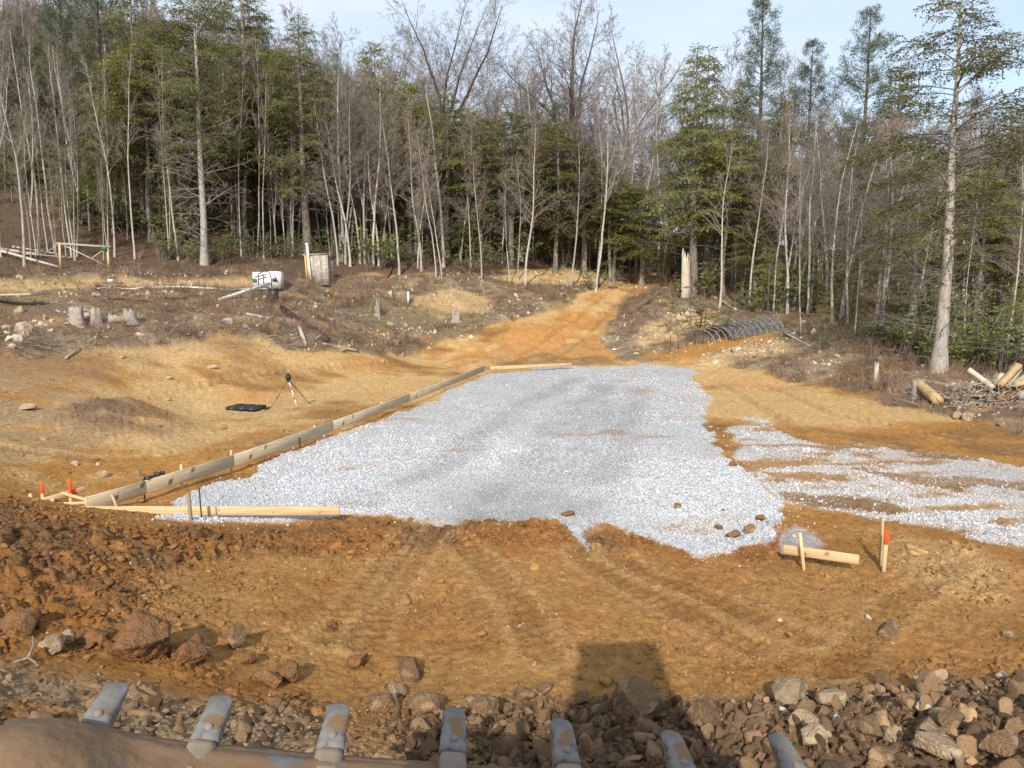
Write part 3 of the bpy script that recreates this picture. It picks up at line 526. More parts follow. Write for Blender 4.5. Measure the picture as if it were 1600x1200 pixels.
dn = GM['terrace']*1.0*(fbm(gx, gy, 1.8, 3, 151) > .12)+GM['rbrush']*.35+GM['road']*.0; pts, ix = pick(dn*noy, seed=11); n = len(pts); g = np.random.default_rng(12); s = g.uniform(.3, 1.0, n); print('tufts', n)
scatter('dry_grass', gr, pts, np.c_[np.zeros((n, 2)), g.uniform(0, 6.28, n)], np.c_[s, s, s], g.integers(0, 3, n), np.ones((n, 3)), 'tan dry grass tufts on the brushy banks')
# ------------------------------------------------------------------ trees
def grow(B, g, p, d, L_, r, lvl, spec, last, leaves=None):
    """one branch and what grows from it"""
    ns_, wob, trop, kids, ratio, ang, sides, taper = spec[lvl]
    pl = [p.copy()]; ds = [d.copy()]
    for s in range(ns_):
        d = d+g.normal(0, wob, 3)+np.array([0, 0, trop]); d /= np.linalg.norm(d); p = p+d*L_/ns_; pl.append(p.copy()); ds.append(d.copy())
    B.tube(pl, np.linspace(r, r*taper, ns_+1), sides)
    if lvl+1 < len(spec):
        n = int(kids*g.uniform(.75, 1.25)+.5)
        for k in range(n):
            t = .18+.82*(k+g.random())/n; f = t*ns_; i = min(int(f), ns_-1); f -= i
            q = pl[i]*(1-f)+pl[i+1]*f; dd = ds[i+1]; a = g.normal(size=3); a -= a@dd*dd; a /= np.linalg.norm(a)+1e-9
            A = ang*g.uniform(.7, 1.25); e = dd*math.cos(A)+a*math.sin(A); rad = r*(1-(1-taper)*t)
            grow(B, g, q, e, L_*ratio*g.uniform(.6, 1.2)*(1.1-.55*t), max(rad*g.uniform(.42, .62), .0075), lvl+1, spec, last)
def bare(seed, H, r0, c0=.45, nb=26, bl=.2, lean=.0, fork=0, fine=3, m='pale', mc='twigs', wob=.025, up=.10, ang=.75, bow=0):
    g = np.random.default_rng(seed); T = MB(); B = MB(); ns_ = 16; d = np.array([lean, g.normal(0, .02), 1.]); d /= np.linalg.norm(d)
    def stem(p, d, L_, r, c0, nb, ns_, rt=.16):
        pl = [p.copy()]; ds = [d.copy()]
        for s in range(ns_):
            d = d+g.normal(0, wob, 3)*np.array([1, 1, .2])+np.array([bow*.02, 0, .015]); d /= np.linalg.norm(d); p = p+d*L_/ns_; pl.append(p.copy()); ds.append(d.copy())
        tt = np.linspace(0, 1, ns_+1); rad = r*(1-(1-rt)*tt**.9); rad[0] *= 1.45 if ns_ > 12 else 1; pl[0] = pl[0]-np.array([0, 0, .3])*(ns_ > 12)
        T.tube(pl, rad, 8)
        spec = [(5, .10, up*.6, 7, .5, ang*.85, 4, .3), (4, .14, up*.5, 5, .5, ang*.8, 3, .4), (3, .18, up*.3, 3, .5, ang*.8, 3, .5), (2, .2, 0, 0, .5, .6, 3, .6)][:fine+1]
        for k in range(nb):
            t = c0+(1-c0)*(k+g.random())/nb; f = t*ns_; i = min(int(f), ns_-1); f -= i; q = pl[i]*(1-f)+pl[i+1]*f; dd = ds[i]; a = g.normal(size=3); a -= a@dd*dd; a /= np.linalg.norm(a)
            A = ang*g.uniform(.75, 1.2)*(1.15-.4*t); e = dd*math.cos(A)+a*math.sin(A); sh = (1.25-.75*(t-c0)/(1-c0)) if nb > 8 else 1
            grow(B, g, q, e, H*bl*sh*g.uniform(.55, 1.15), max(r*(1-(1-rt)*t)*g.uniform(.3, .55), .01), 0, spec, None)
        return pl, ds
    if fork:
        pl, ds = stem(np.zeros(3), d, H*.42, r0, .85, 2, 14, .72)
        for k in range(fork):
            a = k*6.28/fork+g.uniform(-.5, .5); e = ds[-1]+np.array([math.cos(a), math.sin(a), 0])*g.uniform(.16, .38); e /= np.linalg.norm(e)
            stem(pl[-1], e, H*g.uniform(.42, .58), r0*.6, .18, int(nb*.6), 9, .12)
    else: stem(np.zeros(3), d, H, r0, c0, nb, ns_)
    return T, B
def quads(g, cen, dirv, L_, Wd, droop=.2, flat=.6):
    """narrow leaf blades: centres, directions, length, width"""
    n = len(cen); nrm = np.array([0, 0, 1.])+g.normal(0, flat, (n, 3)); side = np.cross(dirv, nrm); side /= np.linalg.norm(side, axis=1)[:, None]+1e-9
    L_ = (L_*g.uniform(.6, 1.3, n))[:, None]; Wd = (Wd*g.uniform(.7, 1.3, n))[:, None]; tip = cen+dirv*L_+np.array([0, 0, -1.])*L_*droop
    mid = (cen+tip)/2+np.array([0, 0, 1.])*L_*droop*.3
    V = np.stack([cen, mid+side*Wd/2, tip, mid-side*Wd/2], 1).reshape(-1, 3); return V, np.arange(n*4).reshape(-1, 4)
def hemlock(seed, H, r0, c0=.12, Rm=3.2, dens=1., m='hem', top=.6, droop=.18, leafL=.15, leafW=.055, dead=0, step=.22, gap=.15, lean=0):
    g = np.random.default_rng(seed); T = MB(); B = MB(); Fc = []; Fd = []
    ns_ = 14; p = np.zeros(3); d = np.array([lean, 0, 1.]); pl = [p-np.array([0, 0, .3])]
    for s in range(ns_): d = np.array([lean, 0, 1.])*.5+d*.5+g.normal(0, .014, 3); d /= np.linalg.norm(d); p = p+d*H/ns_; pl.append(p.copy())
    pl = np.array(pl); zz = np.linspace(0, 1, ns_+1); rad = r0*(1-.93*zz); rad[0] *= 1.5; T.tube(pl, rad, 9)
    z = c0*H
    ph = 0
    while z < H*.985:
        t = z/H; sh = (1-((t-c0)/(1-c0)))**top; env = Rm*sh*(1 if t > c0+.1 else .75)+.15
        for k in range(g.integers(1, 3)):
            if g.random() < gap: continue
            ph += 2.4+g.normal(0, .4); L_ = env*g.uniform(.4, 1.2); q = np.array([np.interp(t, zz, pl[:, i]) for i in range(3)]); q[2] = z+g.uniform(-.15, .15)
            el = .28+.55*t+g.normal(0, .16); e = np.array([math.cos(ph)*math.cos(el), math.sin(ph)*math.cos(el), math.sin(el)]); nb = 6; bp = [q]; bd = [e]
            for s in range(nb): e = e+np.array([0, 0, -droop*(.7+.6*(1-t))])+g.normal(0, .06, 3); e /= np.linalg.norm(e); bp.append(bp[-1]+e*L_/nb); bd.append(e)
            bp = np.array(bp); B.tube(bp, np.linspace(max(.012, L_*.011), .004, nb+1), 4)
            # side sprays in the branch's plane
            nsp = int(L_/.16*dens)+3
            for w in range(nsp):
                f = (.22+.78*(w+g.random())/nsp)*nb; i = min(int(f), nb-1); o = bp[i]*(1-(f-i))+bp[i+1]*(f-i); bd_ = bd[i+1]
                sd_ = np.cross(bd_, [0, 0, 1.]); sd_ /= np.linalg.norm(sd_)+1e-9; sg = 1 if w % 2 else -1
                sl_ = L_*(.15+.34*(1-f/nb))*g.uniform(.5, 1.2)+.08; sv = bd_*.65+sd_*sg*.8+np.array([0, 0, g.uniform(-.55, .35)]); sv /= np.linalg.norm(sv)
                m_ = max(3, int(sl_/.042)); tt = (np.arange(m_)+g.random(m_))/m_; cc = o+sv*tt[:, None]*sl_+np.array([0, 0, -1.])*(tt**2)[:, None]*sl_*.35
                dv = sv+g.normal(0, .55, (m_, 3)); dv /= np.linalg.norm(dv, axis=1)[:, None]; Fc.append(cc); Fd.append(dv)
        z += step*.5*g.uniform(.4, 1.6)*(1+.3*(1-t))
    D = MB(); nd = 0
    if dead:
        spec = [(6, .13, -.02, 6, .4, .8, 3, .3), (3, .2, -.02, 3, .45, .8, 3, .4), (2, .2, 0, 0, .5, .6, 3, .6)]
        for k in range(dead):
            t = g.uniform(.06, min(c0+.28, .8)); q = np.array([np.interp(t, zz, pl[:, i]) for i in range(3)]); a = g.uniform(0, 6.28); e = np.array([math.cos(a), math.sin(a), g.uniform(-.1, .35)])
            grow(D, g, q, e/np.linalg.norm(e), Rm*g.uniform(.4, 1.05), g.uniform(.014, .03), 0, spec, None); nd += 1
    Fc = np.vstack(Fc); Fd = np.vstack(Fd); V, Qd = quads(g, Fc, Fd, leafL, leafW); return T, B, (V, Qd), (D if nd else None)
def pine(seed, H, r0, c0=.45, Rm=2.8, dens=1., tilt=.35):
    g = np.random.default_rng(seed); T = MB(); B = MB(); Fc = []; Fd = []; ns_ = 12; p = np.zeros(3); d = np.array([0, 0, 1.]); pl = [p-np.array([0, 0, .3])]
    for s in range(ns_): d = d+g.normal(0, .012, 3); d /= np.linalg.norm(d); p = p+d*H/ns_; pl.append(p.copy())
    pl = np.array(pl); zz = np.linspace(0, 1, ns_+1); T.tube(pl, r0*(1-.9*zz), 8); z = c0*H; n_up = 0
    while z < H*.99:
        t = z/H; s_ = (t-c0)/(1-c0); env = Rm*(1-s_)**.75*(.6+.4*min(1, s_*4))+.25; a0 = g.uniform(0, 6.28)
        for k in range(5):
            if g.random() < .22: continue
            a = a0+k*1.257+g.normal(0, .2); L_ = env*g.uniform(.45, 1.2); q = np.array([np.interp(t, zz, pl[:, i]) for i in range(3)]); el = g.uniform(.05, .3)+tilt*s_
            e = np.array([math.cos(a)*math.cos(el), math.sin(a)*math.cos(el), math.sin(el)]); bp = [q]; bd = [e]; nb = 5
            for s in range(nb): e = e+np.array([0, 0, .06])+g.normal(0, .09, 3); e /= np.linalg.norm(e); bp.append(bp[-1]+e*L_/nb); bd.append(e)
            bp = np.array(bp); B.tube(bp, np.linspace(max(.015, L_*.014), .006, nb+1), 4); ntu = int(L_*4.2*dens)+3
            for w in range(ntu):
                f = (.3+.7*(w+g.random())/ntu)*nb; i = min(int(f), nb-1); o = bp[i]*(1-(f-i))+bp[i+1]*(f-i); e2 = bd[i+1]+g.normal(0, .6, 3)+np.array([0, 0, .25]); e2 /= np.linalg.norm(e2); sl_ = L_*.22*g.uniform(.4, 1)+.1
                B.tube([o, o+e2*sl_], [.006, .004], 3); c_ = o+e2*sl_; m_ = 36; u_ = g.normal(0, .085, (m_, 3))+e2*g.uniform(-.12, .1, (m_, 1)); dv = u_+e2*.12+g.normal(0, .05, (m_, 3)); dv /= np.linalg.norm(dv, axis=1)[:, None]; Fc.append(c_+u_*1.1); Fd.append(dv)
        z += g.uniform(.38, .75)
    Fc = np.vstack(Fc); Fd = np.vstack(Fd); V, Qd = quads(g, Fc, Fd, .16, .036, .05, 1.); return T, B, (V, Qd), None
def rhodo(seed, H=2.4, n=9, W_=1.3):
    g = np.random.default_rng(seed); B = MB(); LV = []; LQ = []; k0 = 0
    for k in range(n):
        a = g.uniform(0, 6.28); p = np.array([math.cos(a)*.25, math.sin(a)*.25, -.1]); d = np.array([math.cos(a)*g.uniform(.1, .8), math.sin(a)*g.uniform(.1, .8), 1.]); d /= np.linalg.norm(d); L_ = H*g.uniform(.5, 1.1); pl = [p]
        for s in range(6): d = d+g.normal(0, .16, 3)+np.array([0, 0, .05]); d /= np.linalg.norm(d); p = p+d*L_/6; pl.append(p)
        B.tube(pl, np.linspace(.022, .01, 7), 4)
        for w in range(g.integers(9, 15)):
            t = g.uniform(.42, 1)*6; i = min(int(t), 5); o = pl[i]+(pl[i+1]-pl[i])*(t-i); e = g.normal(size=3)*[1, 1, .5]+[0, 0, .3]; e /= np.linalg.norm(e); q = o+e*g.uniform(.1, .42); B.tube([o, q], [.008, .006], 3)
            m_ = 9; an = np.arange(m_)*6.28/m_+g.random(); dv = np.c_[np.cos(an), np.sin(an), g.uniform(-.75, .25, m_)]; dv /= np.linalg.norm(dv, axis=1)[:, None]; V, Qd = quads(g, np.repeat(q[None], m_, 0)+dv*.01, dv, .155, .05, .15, .25); LV.append(V)
    V = np.vstack(LV); return B, (V, np.arange(len(V)).reshape(-1, 4))
PR = {}
def build(key, name, parts, label=None, cat='tree'):
    root = bpy.data.objects.new(name, None); C.objects.link(root); root.empty_display_size = .3
    T, B, Fv, D, tm, bm_, fm = parts
    if T is not None: T.obj('trunk', MT[tm], root, True)
    cr = None
    if Fv is not None:
        cr = mk('crown', Fv[0], [Fv[1]], MT[fm], root); B.obj('branches', MT[bm_], cr)
    else: cr = B.obj('crown', MT[bm_], root)
    if D is not None: D.obj('dead_branches', MT['twigs'], root)
    PR[key] = (root, [0]); return root
def B4(*a, tm='pale', bm_='twigs', **k): T, B = bare(*a, **k); return (T, B, None, None, tm, bm_, None)
HT = {}
def reg(key, name, H, parts): build(key, name, parts); HT[key] = H
for k in range(4): reg('slim%d' % k, 'bare_sapling', 12, B4(20+k, 12, .075, c0=.42, nb=20, bl=.15, fine=2, wob=.03, ang=.6, lean=[0, .04, -.05, .02][k]))
for k in range(2): reg('grey%d' % k, 'bare_tree', 14, B4(30+k, 14, .10, c0=.34, nb=26, bl=.21, fine=3, bm_='redtwigs' if k else 'twigs', tm='pale', wob=.035, ang=.85, up=.06))
reg('lean0', 'bare_tree', 12, B4(40, 12, .10, c0=.35, nb=20, bl=.2, fine=3, lean=.35, wob=.04, ang=.6, bow=-1.2))
reg('multi0', 'bare_tree', 14, B4(41, 14, .13, fork=3, nb=24, bl=.15, fine=3, wob=.04, ang=.55))
for k in range(2): reg('oak%d' % k, 'oak_tree', 20, B4(50+k, 20, .23, fork=4+k, nb=22, bl=.19, fine=3, wob=.085, ang=.85, up=.12, tm='darkbark', bm_='twigs'))
reg('red0', 'bare_tree', 11, B4(55, 11, .07, c0=.28, nb=26, bl=.22, fine=3, bm_='redtwigs', ang=.85, up=.05))
reg('hem0', 'hemlock_tree', 13, (*hemlock(60, 13, .16, .30, 2.9, 1.5, top=.75), 'bark', 'bark', 'hem'))
reg('hem1', 'hemlock_tree', 13, (*hemlock(61, 13, .12, .36, 2.7, 1.5, top=.65, gap=.2), 'bark', 'bark', 'hemy'))
reg('hem2', 'hemlock_tree', 18, (*hemlock(62, 18, .28, .26, 3.3, 1.3, top=.5, gap=.22, dead=34, step=.26), 'bark', 'bark', 'hem'))
reg('hemo', 'hemlock_tree', 17, (*hemlock(63, 17, .215, .36, 3.5, 1.6, top=.42, gap=.22, dead=90, step=.26, leafL=.12, leafW=.042), 'greybark', 'bark', 'hem'))
reg('hems', 'hemlock_tree', 4, (*hemlock(64, 4, .05, .12, 1.25, 1.1, leafL=.11, leafW=.035, top=.7, step=.16), 'bark', 'bark', 'hemy'))
for k in range(2): reg('pine%d' % k, 'white_pine_tree', 20, (*pine(70+k, 20, .28, .42, 3.0+.4*k, .85), 'darkbark', 'darkbark', 'pine'))
for k in range(3):
    root = bpy.data.objects.new('rhododendron_shrub', None); C.objects.link(root); B, Fv = rhodo(80+k); B.obj('stem', MT['bark'], root); mk('leaves', Fv[0], [Fv[1]], MT['rhodo'], root); PR['rho%d' % k] = (root, [0]); HT['rho%d' % k] = 2.5
trng = random.Random(5)
def put(key, x, y, h, label, cat='tree', group=None, rz=None, wide=1., tx=0, z=None):
    root, used = PR[key]; o = root if not used[0] else copy_tree(root); used[0] += 1; s = h/HT[key]
    o.location = (x, y, (gz(x, y) if z is None else z)-.02); o.scale = (s*wide, s*wide, s); o.rotation_euler = (0, tx, trng.uniform(0, 6.28) if rz is None else rz)
    for k_ in ('label', 'category', 'group'):
        if k_ in o: del o[k_]
    return tag(o, label, cat, group)
def tree(key, u, v, vt, label, group=None, rz=None, wide=1., cat='tree', tx=0, Y=None):
    """a tree whose foot shows at photo point (u, v) and whose tip reaches row vt"""
    if Y is None: x, y = G(u, v)
    else: x, y = P(u, v, Y)[:2]
    z = gz(x, y); top = P(u, vt, y)[2]; return put(key, x, y, max(top-z, .5), label, cat, group, rz, wide, tx, z)
LMK = [(-60, 'above the fallen poles'), (90, 'behind the swing set'), (185, 'above the dark plank'), (270, 'beside the big half-bare hemlock'), (355, 'between the big half-bare hemlock and the tote'), (430, 'behind the white tote'), (485, 'behind the outhouse'), (560, 'by the grey clump of stems'), (650, 'by the lone poplar'), (700, 'by the straight white trunk'), (780, 'behind the pair of pale saplings'), (880, 'above the yellow bank'), (960, 'at the low end of the hemlock row'),
    (1040, 'at the head of the dirt road'), (1090, 'by the broken snag'), (1160, 'behind the hoop tunnel'), (1250, 'by the leaning pale trunk'), (1330, 'by the nearest thin white sapling'), (1400, 'left of the lone hemlock'), (1470, 'behind the lone hemlock'), (1550, 'behind the log pile'), (1650, 'at the frame side past the log pile')]
def near_lm(x, y, z): u = 800+F*x/(y+.1); return min(LMK, key=lambda q: abs(q[0]-u))[1]
def szw(h, a, b): return 'small' if h < a else 'middling' if h < b else 'tall'
# notable trees
tree('hemo', 320, 414, -70, 'big half-bare hemlock with a thick grey trunk at the clearing edge', wide=1.0, tx=-R(1))
tree('hemo', 1466, 580, -45, 'tall lone hemlock with a pale bare lower trunk standing beside the log pile', wide=1.45, tx=-R(4.2))
tree('hem2', 1084, 462, 70, 'dark heavy-trunked hemlock beside the broken snag, dead boughs low down', wide=1.25)
tree('hem2', 482, 402, 25, 'broad green hemlock directly behind the plywood outhouse', wide=1.3)
tree('hem0', 228, 396, -60, 'tall full hemlock between the birch stems and the big half-bare hemlock', wide=1.0, Y=52)
tree('pine0', 175, 396, -150, 'tall dark pine rising over the birch stems', Y=58, wide=1.1)
tree('hem2', 395, 402, -80, 'tall dark hemlock behind the white tote, its top out of the frame', Y=56, wide=1.1)
for u, v, vt, ky, w, lb in [(640, 402, 122, 'hem1', 1.0, 'yellow-green hemlock left of the tallest pale poplar'), (700, 402, 138, 'hem0', 1.0, 'hemlock whose crown hangs behind the straight white trunk'), (752, 402, 172, 'hem1', 1., 'low-topped olive hemlock in the middle of the hemlock row'),
    (800, 402, 165, 'hem0', 1.1, 'dense hemlock in front of the leafless oaks'), (868, 404, 186, 'hem1', 1.2, 'olive pointed hemlock above the rhododendron thicket'), (912, 405, 212, 'hem0', 1.25, 'pointed hemlock second from the end of the row sloping to the dirt road'),
    (958, 410, 262, 'hem1', 1.4, 'short wide hemlock near the end of the row by the dirt road'), (1003, 412, 292, 'hem0', 1.6, 'last and lowest hemlock of the row, right at the head of the dirt road')]: tree(ky, u, v, vt, lb, 'hemlocks in the row behind the terrace', wide=w*1.6, Y=57)
for u, vt, ky, w, Y, lb in [(618, 150, 'hem0', 1.3, 61, 'hemlock filling behind the left end of the hemlock row'), (668, 150, 'hem1', 1.3, 61, 'second-row hemlock between the pale poplar and the white trunk'), (725, 165, 'hem1', 1.3, 60, 'second-row hemlock right of the straight white trunk'), (778, 180, 'hem0', 1.3, 61, 'second-row hemlock in the middle of the row'), (835, 178, 'hem1', 1.3, 60, 'second-row hemlock under the rounded oak top'), (890, 205, 'hem0', 1.3, 60, 'second-row hemlock before the largest oak'), (935, 240, 'hem1', 1.4, 60, 'second-row hemlock where the row slopes down'), (985, 285, 'hem1', 1.6, 60, 'second-row hemlock at the low end of the row'),
    (430, 90, 'hem0', 1.4, 56, 'full hemlock left of the outhouse'), (455, 70, 'hem1', 1.5, 53, 'broad olive hemlock crown hanging over the outhouse'), (385, 110, 'hem1', 1.5, 52, 'broad olive hemlock above the white tote'), (240, 60, 'hem1', 1.5, 50, 'broad olive hemlock between the swing set and the half-bare hemlock'), (300, 20, 'hem0', 1.4, 53, 'full hemlock close behind the thick grey trunk'), (550, 170, 'hem1', 1.4, 60, 'low olive hemlock behind the grey clump of stems'), (520, 110, 'hem1', 1.4, 54, 'olive hemlock right of the outhouse'), (340, 60, 'hem0', 1.3, 58, 'hemlock just behind the big half-bare hemlock'), (265, 30, 'hem1', 1.3, 55, 'olive hemlock crown over the rhododendrons'), (200, 90, 'hem0', 1.3, 55, 'hemlock behind the swing set'), (1130, 200, 'hem1', 1.5, 52, 'olive hemlock above the hoop tunnel'), (1180, 330, 'hem1', 1.5, 50, 'low olive hemlock at the end of the hoop tunnel'), (1320, 200, 'hem0', 1.4, 52, 'hemlock in the shade behind the thin white sapling'), (1430, 230, 'hem0', 1.4, 44, 'hemlock close behind the lone hemlock'), (1530, 250, 'hem1', 1.4, 42, 'olive hemlock over the log pile'), (1600, 180, 'hem0', 1.4, 44, 'hemlock at the frame side behind the log pile')]: tree(ky, u, 412, vt, lb, None, wide=w*1.25, Y=Y)
tree('slim0', 38, 418, 60, 'white-barked birch in front of the fallen poles', wide=1.1, rz=.3); tree('slim1', 62, 402, 40, 'white-barked birch just behind the foremost birch', wide=1.1, rz=2.6); tree('slim2', 88, 398, 70, 'thin birch by the post of the swing set')
tree('grey0', 653, 420, 195, 'slim pale poplar with a clean stem and forked top standing alone', wide=.9); tree('grey0', 693, 418, 120, 'straight white trunk, thickest pale stem of the middle wood edge', wide=1.25, rz=1)
for u_, vt_, ky_, lb_ in [(563, 150, 'grey0', 'outermost stem of the grey clump towards the outhouse'), (570, 95, 'grey1', 'grey many-twigged stem in the middle of the clump right of the outhouse'), (576, 120, 'grey0', 'third pale stem of the clump right of the outhouse'), (583, 70, 'grey0', 'tallest pale stem of the clump right of the outhouse'), (592, 130, 'grey1', 'grey stem on the clump side facing the lone poplar'), (540, 130, 'grey1', 'grey twiggy stem between the outhouse and the clump'), (528, 160, 'grey0', 'thin grey stem just right of the outhouse')]: tree(ky_, u_, 414+trng.uniform(-3, 5), vt_, lb_, 'grey clump of bare stems', wide=.95)
tree('slim3', 612, 408, 240, 'thin leaning pale sapling left of the lone poplar'); tree('grey1', 785, 412, 225, 'pale forked sapling in front of the middle hemlocks'); tree('slim1', 798, 414, 240, 'pale sapling standing in a pair before the hemlocks')
tree('multi0', 878, 414, 235, 'spreading clump of grey saplings at the wood edge above the dirt road', wide=.95)
tree('slim0', 1043, 425, 195, 'chalk-white trunk standing behind the end of the hemlock row', wide=1.3, Y=66)
tree('lean0', 1238, 478, 190, 'pale trunk leaning right among the saplings behind the hoop tunnel', wide=1., rz=0); tree('slim3', 1262, 492, 175, 'straight white stem beside the leaning pale trunk', wide=1.2)
tree('slim1', 1208, 488, 240, 'slender pale sapling at the far end of the hoop tunnel'); tree('slim0', 1335, 530, 300, 'thin white sapling standing nearest the clearing on the right-hand slope', wide=.9)
tree('red0', 1300, 505, 175, 'reddish fine-twigged tree behind the leaning pale trunk', wide=1.2); tree('red0', 1375, 520, 195, 'reddish twiggy tree between the saplings and the lone hemlock', wide=1.2, rz=2); tree('red0', 1225, 480, 210, 'reddish twiggy tree over the tunnel end', rz=4)
for ky, u, vt, Y, w, rz, lb in [('oak0', 700, -12, 68, 1.15, .8, 'dark oak standing above the hemlocks against the sky, left of the middle'), ('oak1', 893, -70, 64, 1.15, 2.1, 'largest dark oak, its forked limbs reaching out of the frame'), ('oak0', 962, -5, 74, 1.1, 3.3, 'oak with pale upright limbs right of the largest oak'),
    ('oak1', 795, 60, 80, 1.0, .2, 'rounded bare oak top between the two dark oaks'), ('oak1', 545, 50, 72, .9, 4.0, 'bare oak top over the grey clump of stems'), ('oak0', 455, 20, 70, .9, 5.1, 'bare tree top behind the broad green hemlock'), ('oak0', 1045, 95, 85, .9, 1.7, 'low bare tree top left of the tall right-hand pines'), ('oak1', 1210, 60, 90, .8, 5.5, 'bare tree top between the right-hand pines')]: tree(ky, u, 412, vt, lb, 'bare oaks standing against the sky', rz=rz, wide=w, Y=Y)
for ky, u, vt, Y, w, lb in [('pine0', 1176, -8, 66, .95, 'tall white pine with a spire top right of the bare oaks'), ('pine1', 1335, 12, 62, 1.0, 'white pine with a pointed top left of the lone hemlock'), ('pine1', 1255, 62, 66, 1.0, 'round-topped pine between the two taller pines'), ('hem0', 1095, 75, 58, 1.2, 'dark hemlock top beside the tall white pine'), ('pine0', 130, -60, 62, 1.1, 'dark green pine high over the birch stems'),
    ('pine1', 420, 40, 62, 1., 'bushy pine top behind the outhouse hemlock'), ('hem0', 1150, 130, 54, 1.3, 'dark hemlock filling the space under the tall white pine'), ('hem2', 1215, 140, 56, 1.3, 'dark wide hemlock under the round-topped pine'), ('hem0', 1385, 90, 60, 1.2, 'dark hemlock behind the lone hemlock on its left side'), ('hem2', 1560, 160, 46, 1.2, 'dark hemlock filling the corner behind the log pile'), ('hem1', 590, 60, 66, 1.2, 'far hemlock behind the clump of pale stems')]: tree(ky, u, 430, vt, lb, None, wide=w, Y=Y)
tree('hems', 1288, 545, 455, 'small yellow-green hemlock sapling at the brushy slope', wide=1.0); tree('hems', 967, 502, 474, 'little dark green cedar beside the dirt road', wide=.9, cat='shrub'); tree('hems', 1040, 445, 395, 'small yellowish hemlock at the head of the dirt road', wide=1.6)
tree('hems', 1180, 470, 380, 'green low hemlock bough cluster above the hoop tunnel', wide=1.3); tree('hems', 1405, 530, 420, 'low hemlock in the shade left of the lone hemlock', wide=1.4); tree('hems', 475, 462, 448, 'tiny green cedar seedling in the brambles below the outhouse', wide=1.2, cat='shrub')
# rhododendrons
rl = ['rhododendron at the foot of the big half-bare hemlock', 'rhododendron left of the big half-bare hemlock', 'yellow-green rhododendron behind the outhouse', 'rhododendron beside the outhouse vent pipe', 'rhododendron among the grey clump stems']
for k, (u, v, vt) in enumerate([(352, 412, 345), (285, 410, 338), (458, 405, 360), (505, 408, 350), (565, 412, 358)]): tree('rho%d' % (k % 3), u, v, vt, rl[k], 'rhododendrons along the wood edge', cat='shrub', wide=1.1)
for u, v, vt in [(250, 408, 350), (545, 408, 365), (600, 410, 345), (640, 408, 360), (720, 405, 345), (745, 408, 330), (772, 404, 335), (815, 406, 330), (838, 408, 345), (862, 408, 320), (892, 412, 340), (915, 414, 335), (938, 414, 345), (960, 414, 340), (985, 416, 345), (1008, 418, 350), (682, 406, 350), (400, 406, 355), (425, 405, 350)]:
    tree('rho%d' % trng.randrange(3), u, v, vt, 'leggy rhododendron %s' % near_lm(*G(u, v), 0), 'rhododendrons along the wood edge', cat='shrub', wide=1.15)
for u, v, vt in [(1408, 548, 485), (1432, 555, 478), (1500, 575, 470), (1525, 578, 480), (1550, 580, 478), (1590, 575, 490), (1480, 570, 490), (1380, 535, 480)]:
    tree('rho%d' % trng.randrange(3), u, v, vt, '%s rhododendron with drooping leaves %s' % ('low' if v-vt < 80 else 'high', near_lm(*G(u, v), 0)), 'rhododendrons around the lone hemlock', cat='shrub', wide=1.2)
for u, v, vt in [(1200, 470, 420), (1240, 475, 425), (1160, 462, 415), (1290, 490, 430)]: tree('rho%d' % trng.randrange(3), u, v, vt, 'shaded rhododendron %s' % near_lm(*G(u, v), 0), 'rhododendrons behind the tunnel', cat='shrub', wide=1.3)
# saplings of the wood edge
g = random.Random(11)
for k in range(95):
    u = g.uniform(-30, 1020) if k < 72 else g.uniform(1100, 1620); base = np.interp(u, [0, 420, 1020, 1100, 1250, 1400, 1600], [410, 408, 412, 455, 480, 530, 560]); v = base-g.uniform(0, 14)
    if abs(u-320) < 20 or abs(u-1466) < 25: continue
    lb = 'thin bare pale sapling in the crowded edge of the left-hand wood' if u < 560 else 'thin bare pale sapling in the thicket before the hemlock row' if u < 1050 else 'thin bare pale sapling on the dim slope behind the brush'
    vt_ = g.uniform(60, 260) if u < 560 else g.uniform(190, 310); xx = G(u, v); tree(g.choice(['slim0', 'slim1', 'slim2', 'slim3', 'red0' if u < 300 or u > 1100 else 'slim1']), u, v, vt_, '%s thin bare sapling %s' % ('tall' if vt_ < 150 else 'short' if vt_ > 240 else 'middling', near_lm(xx[0], xx[1], 0)), 'thin saplings along the wood edge', wide=g.uniform(.6, 1.0))
# the wood behind
g = random.Random(23); cnt = 0
for k in range(900):
    Y = g.uniform(56, 125); x = g.uniform(-.78, .78)*Y; u = 800+F*x/Y
    if abs(x) < 0 or (Y < 66 and 990 < u < 1035): continue
    if u > 1080: pass_ = g.random() < (.6 if Y < 90 else .35)
    elif u < 560: pass_ = g.random() < .75
    else: pass_ = g.random() < (.5 if Y < 90 else .3)
    if not pass_: continue
    z = gz(x, Y); r_ = g.random(); mv = np.interp(u, [0, 400, 560, 800, 1000, 1250, 1600], [-60, 10, 90, 130, 150, 170, 150])+g.uniform(-15, 110); top = P(u, mv, Y)[2]; h = top-z
    if h < 5: continue
    h = min(h, 24)
    if r_ < (.60 if u < 1080 else .66): put(g.choice(['grey0', 'grey1', 'red0', 'multi0', 'grey1', 'oak0']), x, Y, h, '%s leafless tree deep in the wood %s' % (szw(h, 12, 18), near_lm(x, Y, 0)), group='bare trees deep in the wood', wide=g.uniform(.8, 1.2), z=z)
    elif r_ < .88: put(g.choice(['hem0', 'hem1', 'hem2']), x, Y, h*g.uniform(.4, .85), '%s hemlock deep in the wood %s' % (szw(h, 12, 18), near_lm(x, Y, 0)), group='hemlocks deep in the wood', wide=g.uniform(1., 1.4), z=z)
    else: put('pine%d' % g.randrange(2), x, Y, h*g.uniform(.7, 1), '%s pine deep in the wood %s' % (szw(h, 12, 18), near_lm(x, Y, 0)), group='pines deep in the wood', z=z)
    cnt += 1
